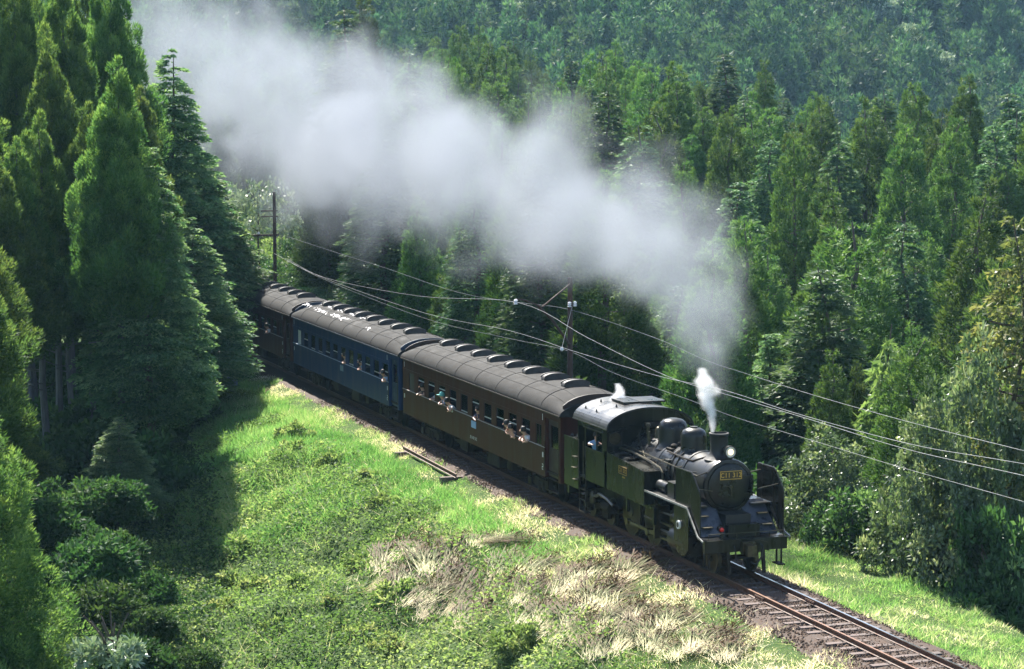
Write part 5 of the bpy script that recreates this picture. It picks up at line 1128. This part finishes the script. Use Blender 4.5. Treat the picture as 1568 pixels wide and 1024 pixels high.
# ------------------------------------------------------------------ people
def person(label, loc, shirt, rz=0.0, lean=.25, hands=((-.20, .46, .52), (.14, .50, .50)), cap=None, group=None, tw=0.0, hairlen=.0):
    """seated or leaning figure, facing local +x, hips at the origin; hands: where the two hands go (side, forward, up)"""
    o = empty('person', loc, label, 'person', group, rz=rz)
    L = lean
    J = dict(pel=(0, 0, 0), wst=(L * .25, 0, .20), chs=(L * .7, 0, .40), nck=(L * 1.0, 0, .56), hd=(L * 1.2 + .02, tw * .03, .68), top=(L * 1.25 + .02, tw * .04, .80))
    V = []; R = []; Ed = []; idx = {}
    def v(n, p, r, par=None):
        idx[n] = len(V); V.append(p); R.append(r)
        if par: Ed.append((idx[par], idx[n]))
    v('pel', J['pel'], (.15, .12)); v('wst', J['wst'], (.14, .11), 'pel'); v('chs', J['chs'], (.165, .115), 'wst'); v('nck', J['nck'], (.055, .055), 'chs'); v('hd', J['hd'], (.085, .095), 'nck'); v('top', J['top'], (.075, .085), 'hd')
    for k, sy in enumerate((-1, 1)):
        h = hands[k]; sh = (L * .8, sy * .19, .47); hd = (h[1], h[0], h[2]); el = ((sh[0] + hd[0]) / 2 + .02, (sh[1] + hd[1]) / 2 + sy * .09, min(sh[2], hd[2]) + .35 * abs(sh[2] - hd[2]) - .03)
        v(f'sh{k}', sh, (.065, .065), 'chs'); v(f'el{k}', el, (.045, .045), f'sh{k}'); v(f'wr{k}', tuple(.18 * el[i] + .82 * hd[i] for i in range(3)), (.030, .030), f'el{k}')
        d = unit(np.array(hd) - np.array(el)); v(f'pa{k}', tuple(np.array(hd) + d * .05), (.036, .020), f'wr{k}')
        for f_ in range(4):
            a = np.array(hd) + d * (.10 + .012 * (1.5 - abs(f_ - 1.5))) + np.array([0, (f_ - 1.5) * .022, -.03]); v(f'f{k}{f_}', tuple(a), (.010, .010), f'pa{k}')
        v(f't{k}', tuple(np.array(hd) + d * .05 + np.array([.0, -sy * .05, -.005])), (.011, .011), f'wr{k}')
        v(f'hp{k}', (.04, sy * .09, -.02), (.095, .095), 'pel'); v(f'kn{k}', (.04 + .08 * sy, .40, .0), (.062, .062), f'hp{k}'); v(f'an{k}', (.04 + .08 * sy, .42, -.38), (.04, .04), f'kn{k}'); v(f'to{k}', (.04 + .08 * sy, .54, -.41), (.035, .025), f'an{k}')
    me = bpy.data.meshes.new('body'); me.from_pydata(V, Ed, []); tmp = bpy.data.objects.new('body_tmp', me); COL.objects.link(tmp)
    md = tmp.modifiers.new('s', 'SKIN'); md.use_smooth_shade = True
    for i, r_ in enumerate(R): me.skin_vertices[0].data[i].radius = r_
    me.skin_vertices[0].data[0].use_root = True
    sb = tmp.modifiers.new('b', 'SUBSURF'); sb.levels = 1; sb.render_levels = 1
    bpy.context.view_layer.update()
    bm_ = bpy.data.meshes.new_from_object(tmp.evaluated_get(bpy.context.evaluated_depsgraph_get())); bpy.data.objects.remove(tmp); bm_.name = 'body'
    bm_.materials.clear()
    for m_ in ('skin', shirt, 'cloth_trousers'): bm_.materials.append(MAT[m_])
    nk = np.array(J['nck']); hs = [np.array((h[1], h[0], h[2])) for h in hands]
    for p_ in bm_.polygons:
        c = np.array(p_.center); el = [np.array(V[idx[f'el{k}']]) for k in (0, 1)]
        if c[2] > nk[2] - .03 or min(np.linalg.norm(c - h) for h in hs) < .17: p_.material_index = 0
        elif c[2] < .06 and abs(c[1]) < .25: p_.material_index = 2
        else: p_.material_index = 1
    link('body', bm_, o)
    hx, hy, hz = J['hd']; mb = MB()
    mb.lathe([(.02, .155), (.06, .145), (.095, .10), (.108, .04), (.108, -.01 - hairlen), (.09, -.03 - hairlen), (.02, -.03)], (hx - .022, hy, hz + .02), 'z', 16)
    mb.build('cap' if cap else 'hair', MAT[cap or 'hair'], o)
    mb = MB(); mb.prism([(hx + .085, hz + .05), (hx + .125, hz + .0), (hx + .09, hz - .01)], 'y', hy - .014, hy + .014); mb.build('nose', MAT['skin'], o)
    if cap: mb = MB(); mb.box(hx + .05, hx + .19, hy - .07, hy + .07, hz + .045, hz + .06); mb.build('cap_peak', MAT[cap], o)
    return o
def win_x(k, frac=.5, coach_=0): return F0 - 20 * coach_ - 17.18 + 1.452 * k + .9 * frac
GP = 'passengers at the open windows'
# facing out over the sill (towards -y), hips inside the coach
def passenger(k, frac, shirt, lb, c=0, y=-1.10, z=1.66, rz=-PI / 2, pitch=1.452, **kw):
    x = F0 - 20 * c - 17.18 + pitch * k + .9 * frac
    return person(lb, (x, y, z), shirt, rz=rz, group=GP, **kw)
passenger(0, .45, 'cloth_dark', 'passenger in dark clothes, arms on the rearmost open window of the first brown coach', lean=.20, hands=((-.22, .36, .37), (.20, .34, .38)))
passenger(1, .55, 'cloth_white', 'passenger with a white sleeve on the sill, second window from the first coach rear', lean=.10, hands=((-.12, .34, .37), (.2, .33, .37)), y=-1.05)
passenger(2, .55, 'cloth_blue', 'passenger in a teal cap and blue shirt looking out of the first brown coach', lean=.26, hands=((-.2, .36, .37), (.15, .40, .36)), cap='cap', tw=1)
passenger(3, .40, 'cloth_white', 'passenger in a white shirt leaning far out of the lowered window, first brown coach', lean=.42, hands=((-.1, .42, .37), (.22, .48, .34)), z=1.60)
passenger(5, .62, 'cloth_navy', 'passenger in navy turned sideways beside the blue plate, one hand over the sill', lean=.26, hands=((-.1, .40, .33), (.18, .36, .37)), rz=-PI / 2 + .5)
passenger(7, .60, 'cloth_red', 'passenger in red sitting back inside the third window from the engine end', lean=.05, hands=((-.15, .26, .30), (.15, .28, .28)), y=-.95)
passenger(8, .10, 'cloth_red', 'passenger in red, arms on the sill, left of the pair near the engine end', lean=.34, hands=((-.15, .36, .37), (.18, .38, .36)), z=1.62)
passenger(8, .72, 'cloth_dark', 'smaller passenger leaning out beside the folded arms, right one of the pair', lean=.36, hands=((-.12, .36, .37), (.10, .40, .36)), z=1.56)
passenger(9, .30, 'cloth_orange', 'passenger in orange at the open window nearest the engine', lean=.26, hands=((-.2, .38, .36), (.1, .42, .34)), z=1.62)
passenger(9, .68, 'cloth_white', 'passenger in a white top hanging one arm out of the window nearest the engine', lean=.36, hands=((-.15, .42, .34), (.16, .44, .32)), z=1.64)
passenger(10, .55, 'cloth_sky', 'passenger in a pale blue shirt at the front window of the blue coach', c=1, lean=.34, hands=((-.1, .40, .36), (.14, .42, .34)), z=1.64)
passenger(7, .60, 'cloth_sky', 'passenger in pale blue inside the middle of the blue coach, window with a raised sash', c=1, lean=.2, hands=((-.1, .33, .37), (.16, .34, .36)))
passenger(5, .75, 'cloth_sky', 'passenger in pale blue near the grey plate of the blue coach', c=1, lean=.22, hands=((-.1, .33, .37), (.16, .34, .36)))
passenger(8, .6, 'cloth_white', 'passenger with one white sleeve at the sill of the third coach', c=2, lean=.34, hands=((-.1, .42, .36), (.14, .48, .34)), z=1.62)
o = person('engine driver in a light blue shirt leaning an arm on the cab window', (-8.98, -1.20, 2.36), 'cloth_blue', rz=-PI / 2 + .9, lean=.16, hands=((-.12, .40, .44), (.22, .42, .44)), cap='hair')

# ------------------------------------------------------------------ overhead line: poles, brackets, wires
def pole(x, y, h, label, arm_dir, extra=False):
    z0 = float(ground(x, y)) - .5
    o = empty('line_pole', (x, y, z0), label, 'pole', 'poles of the overhead line')
    H = h - z0
    mb = MB(); mb.cyl((0, 0, 0), (0, 0, H), .13, .095, n=12); mb.build('post', MAT['pole'], o)
    return o, z0
pB, zB = pole(-24.65, 3.6, 7.0, 'brown overhead line pole behind the first coach, with a slanting bracket', -1)
def rel(p, o): return (p[0] - o.location.x, p[1] - o.location.y, p[2] - o.location.z)
mb = MB(); mb.tube([rel((-24.45, 3.5, 4.35), pB), rel((-24.0, 2.6, 5.4), pB), rel((-23.75, 1.9, 6.02), pB)], .055); mb.build('bracket_strut', MAT['pole'], pB)
mb = MB(); mb.tube([rel((-24.4, 3.5, 6.75), pB), rel((-23.6, 2.05, 5.95), pB)], .035); mb.build('bracket_stay', MAT['pole'], pB)
mb = MB(); mb.tube([rel((-23.75, 1.9, 6.02), pB), rel((-23.3, 1.2, 6.28), pB), rel((-22.9, .75, 6.34), pB), rel((-22.7, .6, 6.2), pB)], .04); mb.build('bracket_arm', MAT['pole'], pB)
for q, p_ in enumerate(((-22.55, .6, 6.18), (-24.3, 3.45, 5.85), (-24.5, 3.75, 5.85))):
    mb = MB()
    for k in range(3): mb.lathe([(.03, 0), (.085, .015), (.03, .07)], (0, 0, k * .07), 'z', 12)
    mb.build('insulator', MAT['porcelain'], pB, loc=rel(p_, pB))
mb = MB(); mb.tube([rel((-24.3, 3.55, 5.85), pB), rel((-22.6, 2.5, 4.42), pB)], .008, n=4); mb.build('stay_wire', MAT['wire'], pB)
mb = MB(); mb.lathe([(.03, 0), (.07, .05), (.05, .16)], rel((-22.6, 2.5, 4.30), pB), 'z', 10); mb.build('stay_insulator', MAT['porcelain'], pB)
pA, zA = pole(-77.4, 3.6, 8.6, 'dark overhead line pole far up the line, against the sunlit bank', 1)
mb = MB(); mb.box(-.07, .07, -1.75, .25, 5.95 - zA - .06, 5.95 - zA + .06); mb.build('crossarm', MAT['pole'], pA)
for dz in (7.1, 7.45): mb = MB(); mb.box(-.05, .05, -.85, .2, dz - zA - .035, dz - zA + .035); mb.build('crossarm', MAT['pole'], pA)
for q in (-1.65, -1.0): mb = MB(); mb.lathe([(.03, 0), (.08, .03), (.05, .16)], (0, q, 5.95 - zA + .06), 'z', 10); mb.build('insulator', MAT['porcelain'], pA)
def wire(name, pts, y, label, r=.0075, ext=True):
    W_ = [on_y(u, v, y) for u, v in pts]
    # carry the wire on past the picture edge
    a, b = np.array(W_[-2]), np.array(W_[-1]); W_.append(b + (b - a) / np.linalg.norm(b - a) * 16)
    # smooth curve through the points
    out_ = []
    for k in range(len(W_) - 1):
        p0, p1, p2, p3 = [np.array(W_[max(0, min(len(W_) - 1, k + d))]) for d in (-1, 0, 1, 2)]
        for t in np.linspace(0, 1, 7)[:-1]: out_.append(.5 * ((2 * p1) + (p2 - p0) * t + (2 * p0 - 5 * p1 + 4 * p2 - p3) * t * t + (3 * p1 - p0 - 3 * p2 + p3) * t ** 3))
    out_.append(np.array(W_[-1]))
    o0 = out_[0]; mb = MB(); mb.tube([p - o0 for p in out_], r, n=5)
    o = mb.build(name, MAT['wire'], loc=tuple(o0)); tag(o, label, 'wire', 'overhead wires along the line'); return o
wire('overhead_wire', [(440, 362), (520, 388), (590, 410), (700, 447), (795, 463), (873, 474), (1000, 516), (1080, 551), (1140, 571), (1250, 606), (1400, 648), (1568, 690)], 3.6, 'topmost overhead wire, passing the head of the brown pole', r=.0075)
wire('overhead_wire', [(400, 385), (495, 425), (560, 438), (640, 453), (720, 460), (793, 463)], .6, 'overhead wire from the left that ends at the white insulator on the bracket', ext=False) if False else None
wire('overhead_wire', [(420, 388), (495, 424), (640, 453), (793, 463), (900, 517), (1020, 575), (1120, 606), (1250, 645), (1390, 688), (1568, 728)], .6, 'overhead wire carried by the white insulator on the bracket end', r=.0075)
wire('overhead_wire', [(440, 396), (495, 425), (650, 479), (780, 506), (880, 538), (1010, 576), (1108, 597), (1220, 633), (1395, 680), (1568, 710)], .25, 'straight contact wire over the coach roofs and the engine', r=.0075)
wire('overhead_wire', [(440, 398), (495, 427), (650, 487), (780, 518), (870, 537), (940, 571), (1050, 610), (1130, 640), (1240, 673), (1375, 714), (1568, 768)], 3.9, 'lowest overhead wire, sagging behind the engine towards the bushes', r=.0075)

# ------------------------------------------------------------------ things on the ground
a = ground_at(617, 694); b = ground_at(699, 738)
an = math.atan2(b[1] - a[1], b[0] - a[0]); ln = float(np.hypot(b[0] - a[0], b[1] - a[1]))
rl = empty('discarded_rail', (a[0], a[1], a[2] + .16), 'length of old rail lying in the grass beside the first coach', 'rail', rz=an)
rl.rotation_euler = (0, -math.atan2(b[2] - a[2], ln), an)
mb = MB(); mb.prism([(x_, z_) for x_, z_ in sp], 'x', 0, ln); mb.build('rail_bar', MAT['rail'], rl, loc=(0, 0, 0))
for x_ in (.6, ln - .35): mb = MB(); mb.box(x_ - .1, x_ + .1, -.55, .75, -.22, .0); mb.build('timber_bearer', MAT['sleeper'], rl)
c_ = ground_at(347, 604)
bx = empty('relay_box', (c_[0], c_[1], c_[2] - .1), 'blue grey lineside box half under the cypress branches at the edge of the clearing', 'box', rz=.4)
mb = MB(); mb.box(-.35, .35, -.45, .45, .55, 1.30); mb.prism([(-.40, 1.30), (.40, 1.30), (.38, 1.36), (-.38, 1.42)], 'y', -.5, .5); mb.build('cabinet', MAT['boxgrey'], bx)
mb = MB(); mb.box(.35, .362, -.4, .4, .6, 1.25); mb.box(.362, .385, .28, .32, .85, 1.0); mb.build('cabinet_door', MAT['boxgrey'], bx)
for y_ in (-.35, .35): mb = MB(); mb.box(-.06, .06, y_ - .05, y_ + .05, -.1, .55); mb.build('leg', MAT['under'], bx)

# ------------------------------------------------------------------ smoke and steam: density grids
def volmat(name, col, dens, aniso=.2):
    m, t, out = nodes(name); L = t.links.new
    pv = N(t, 'ShaderNodeVolumePrincipled'); pv.inputs['Color'].default_value = (*col, 1); pv.inputs['Anisotropy'].default_value = aniso
    pv.inputs['Density'].default_value = dens; pv.inputs['Density Attribute'].default_value = 'density'
    L(pv.outputs[0], out.inputs['Volume']); return m
def plume(name, stations, vox, mat, label, cat, amp=.55, s1=.30, s2=1.0, seed=0.0, axis=0, edge=.35):
    """stations: (x, y, z, radius, strength) ordered along the given axis; a cloud grid around that curved line"""
    S = np.array(stations, float); S = S[np.argsort(S[:, axis])]; a0, a1 = S[0, axis], S[-1, axis]
    me = bpy.data.volumes.new(name); o = bpy.data.objects.new(name, me); COL.objects.link(o); tag(o, label, cat, kind='stuff')
    ng = bpy.data.node_groups.new(name, 'GeometryNodeTree')
    ng.interface.new_socket('Geometry', in_out='INPUT', socket_type='NodeSocketGeometry'); ng.interface.new_socket('Geometry', in_out='OUTPUT', socket_type='NodeSocketGeometry')
    nd = ng.nodes; l = ng.links.new
    def mth(op, a, b=None, c=None, clamp=False):
        n = nd.new('ShaderNodeMath'); n.operation = op; n.use_clamp = clamp
        for i, q in enumerate((a, b, c)):
            if q is None: continue
            if isinstance(q, (int, float)): n.inputs[i].default_value = q
            else: l(q, n.inputs[i])
        return n.outputs[0]
    pos = nd.new('GeometryNodeInputPosition'); xyz = nd.new('ShaderNodeSeparateXYZ'); l(pos.outputs[0], xyz.inputs[0])
    t_ = mth('DIVIDE', mth('SUBTRACT', xyz.outputs[axis], float(a0)), float(a1 - a0))
    def curve(col):
        v = S[:, col]; lo, hi = float(v.min()), float(v.max()); hi = hi if hi - lo > 1e-4 else lo + 1e-3
        n = nd.new('ShaderNodeFloatCurve'); c = n.mapping.curves[0]; n.mapping.use_clip = False
        T = (S[:, axis] - a0) / (a1 - a0); Vn = (v - lo) / (hi - lo)
        c.points[0].location = (T[0], Vn[0]); c.points[1].location = (T[-1], Vn[-1])
        for q in range(1, len(T) - 1): c.points.new(T[q], Vn[q])
        n.mapping.update(); l(t_, n.inputs['Value']); return mth('MULTIPLY_ADD', n.outputs[0], hi - lo, lo)
    oth = [k for k in (0, 1, 2) if k != axis]
    R_ = curve(3); st_ = curve(4)
    d0 = mth('DIVIDE', mth('SUBTRACT', xyz.outputs[oth[0]], curve(oth[0])), R_); d1 = mth('DIVIDE', mth('SUBTRACT', xyz.outputs[oth[1]], curve(oth[1])), R_)
    rad = mth('SQRT', mth('ADD', mth('MULTIPLY', d0, d0), mth('MULTIPLY', d1, d1)))
    of = nd.new('ShaderNodeVectorMath'); of.operation = 'ADD'; of.inputs[1].default_value = (seed, seed * 1.7, -seed); l(pos.outputs[0], of.inputs[0])
    def noise(sc, det, rough):
        n = nd.new('ShaderNodeTexNoise'); n.inputs['Scale'].default_value = sc; n.inputs['Detail'].default_value = det; n.inputs['Roughness'].default_value = rough; l(of.outputs[0], n.inputs['Vector']); return n.outputs[0]
    n1 = noise(s1, 2.0, .5); n2 = noise(s2, 4.0, .6)
    vo = nd.new('ShaderNodeTexVoronoi'); vo.feature = 'F1'; vo.inputs['Scale'].default_value = s1
    wv = nd.new('ShaderNodeVectorMath'); wv.operation = 'MULTIPLY_ADD'; nw = nd.new('ShaderNodeTexNoise'); nw.inputs['Scale'].default_value = s1 * 1.5; l(of.outputs[0], nw.inputs['Vector'])
    l(nw.outputs['Color'], wv.inputs[0]); wv.inputs[1].default_value = (.9 / s1 * .5,) * 3; l(of.outputs[0], wv.inputs[2]); l(wv.outputs[0], vo.inputs['Vector'])
    f = mth('ADD', mth('SUBTRACT', 1.0, rad), mth('MULTIPLY', mth('SUBTRACT', n1, .5), amp * 1.4))
    f = mth('ADD', f, mth('MULTIPLY', mth('SUBTRACT', .42, vo.outputs['Distance']), amp * 1.5))
    f = mth('ADD', f, mth('MULTIPLY', mth('SUBTRACT', n2, .5), amp * 1.3))
    mr = nd.new('ShaderNodeMapRange'); mr.interpolation_type = 'SMOOTHSTEP'; mr.inputs['From Min'].default_value = 0.02; mr.inputs['From Max'].default_value = edge + .45; l(f, mr.inputs['Value'])
    n3 = noise(s1 * 1.6, 3.0, .6); dn = mth('MULTIPLY', mr.outputs[0], mth('MULTIPLY', st_, mth('MULTIPLY_ADD', mth('SUBTRACT', n3, .5), 3.6, 1.0, clamp=False)))
    dn = mth('MAXIMUM', dn, 0.0)
    e0 = mth('MULTIPLY', t_, 40.0, clamp=True); e1 = mth('MULTIPLY', mth('SUBTRACT', 1.0, t_), 14.0 if axis == 0 else 40.0, clamp=True)
    dn = mth('MULTIPLY', dn, mth('MULTIPLY', e0, e1))
    vc = nd.new('GeometryNodeVolumeCube'); l(dn, vc.inputs['Density']); pad = S[:, 3].max() * 1.35
    mn = S[:, :3].min(0) - (S[np.argmin(S[:, 0]), 3] * 0 + pad); mxx = S[:, :3].max(0) + pad
    mn[axis] = a0; mxx[axis] = a1
    vc.inputs['Min'].default_value = tuple(mn); vc.inputs['Max'].default_value = tuple(mxx)
    for k, nm in enumerate(('Resolution X', 'Resolution Y', 'Resolution Z')): vc.inputs[nm].default_value = max(8, int((mxx[k] - mn[k]) / vox))
    sm = nd.new('GeometryNodeSetMaterial'); sm.inputs['Material'].default_value = mat; out_ = nd.new('NodeGroupOutput'); nd.new('NodeGroupInput')
    l(vc.outputs[0], sm.inputs['Geometry']); l(sm.outputs[0], out_.inputs[0])
    md = o.modifiers.new('grid', 'NODES'); md.node_group = ng; me.materials.append(mat)
    return o
SM = volmat('smoke', (.47, .495, .545), .18, .0)
def stn(u, v, y, wpx, st):
    P = on_y(u, v, y); return (P[0], P[1], P[2], wpx / 2 / (FPX / project(P)[2]), st)
S1 = [(-1.95, 0, 3.95, .32, 14.0), stn(1102, 625, .1, 54, 10.0), stn(1098, 580, .5, 80, 5.5), stn(1080, 508, 1.6, 122, 2.6), stn(1034, 425, 2.8, 205, 1.0), stn(950, 338, 4.2, 245, .8), stn(815, 280, 5.2, 260, .68), stn(670, 245, 6.0, 280, .62), stn(530, 205, 6.8, 310, .55), stn(410, 150, 7.6, 310, .27), stn(300, 85, 8.4, 280, .13), stn(215, 20, 9.5, 240, .10)]
plume('smoke', S1, .34, SM, 'long white plume of smoke drifting back from the chimney over the train', 'smoke', amp=.80, s1=.24, s2=.75, edge=.10)
WM = volmat('steam', (.99, .99, 1.0), 4.5, .0)
b0 = on_y(1091, 660, -.25)
plume('steam_jet', [(b0[0], b0[1], b0[2] - .05, .07, 1), (*on_y(1090, 640, -.25), .17, 1), (*on_y(1085, 615, -.25), .30, 1), (*on_y(1079, 592, -.25), .42, 1), (*on_y(1077, 575, -.25), .36, .9), (*on_y(1076, 562, -.25), .16, .5)], .04, WM, 'bright white jet of steam rising beside the chimney', 'steam', amp=.45, s1=1.6, s2=5.0, seed=3.0, axis=2, edge=.35)
b0 = on_y(948, 628, -.2)
plume('steam_jet', [(b0[0], b0[1], b0[2], .42, 1.6), (*on_y(949, 614, -.2), .36, 1.6), (*on_y(948, 600, -.2), .22, 1.2), (*on_y(945, 586, -.2), .13, .8)], .04, WM, 'small white wisp of steam above the cab roof', 'steam', amp=.6, s1=1.8, s2=6.0, seed=8.0, axis=2, edge=.2)

# ------------------------------------------------------------------ haze over the valley
m, t, out = nodes('haze'); pv = N(t, 'ShaderNodeVolumePrincipled'); pv.inputs['Color'].default_value = (.42, .70, 1.0, 1); pv.inputs['Density'].default_value = .00011; pv.inputs['Anisotropy'].default_value = 0
t.links.new(pv.outputs[0], out.inputs['Volume'])
mb = MB(); mb.box(-1150, 190, -720, 900, -32, 215); hz = mb.build('haze', m); tag(hz, kind='stuff')
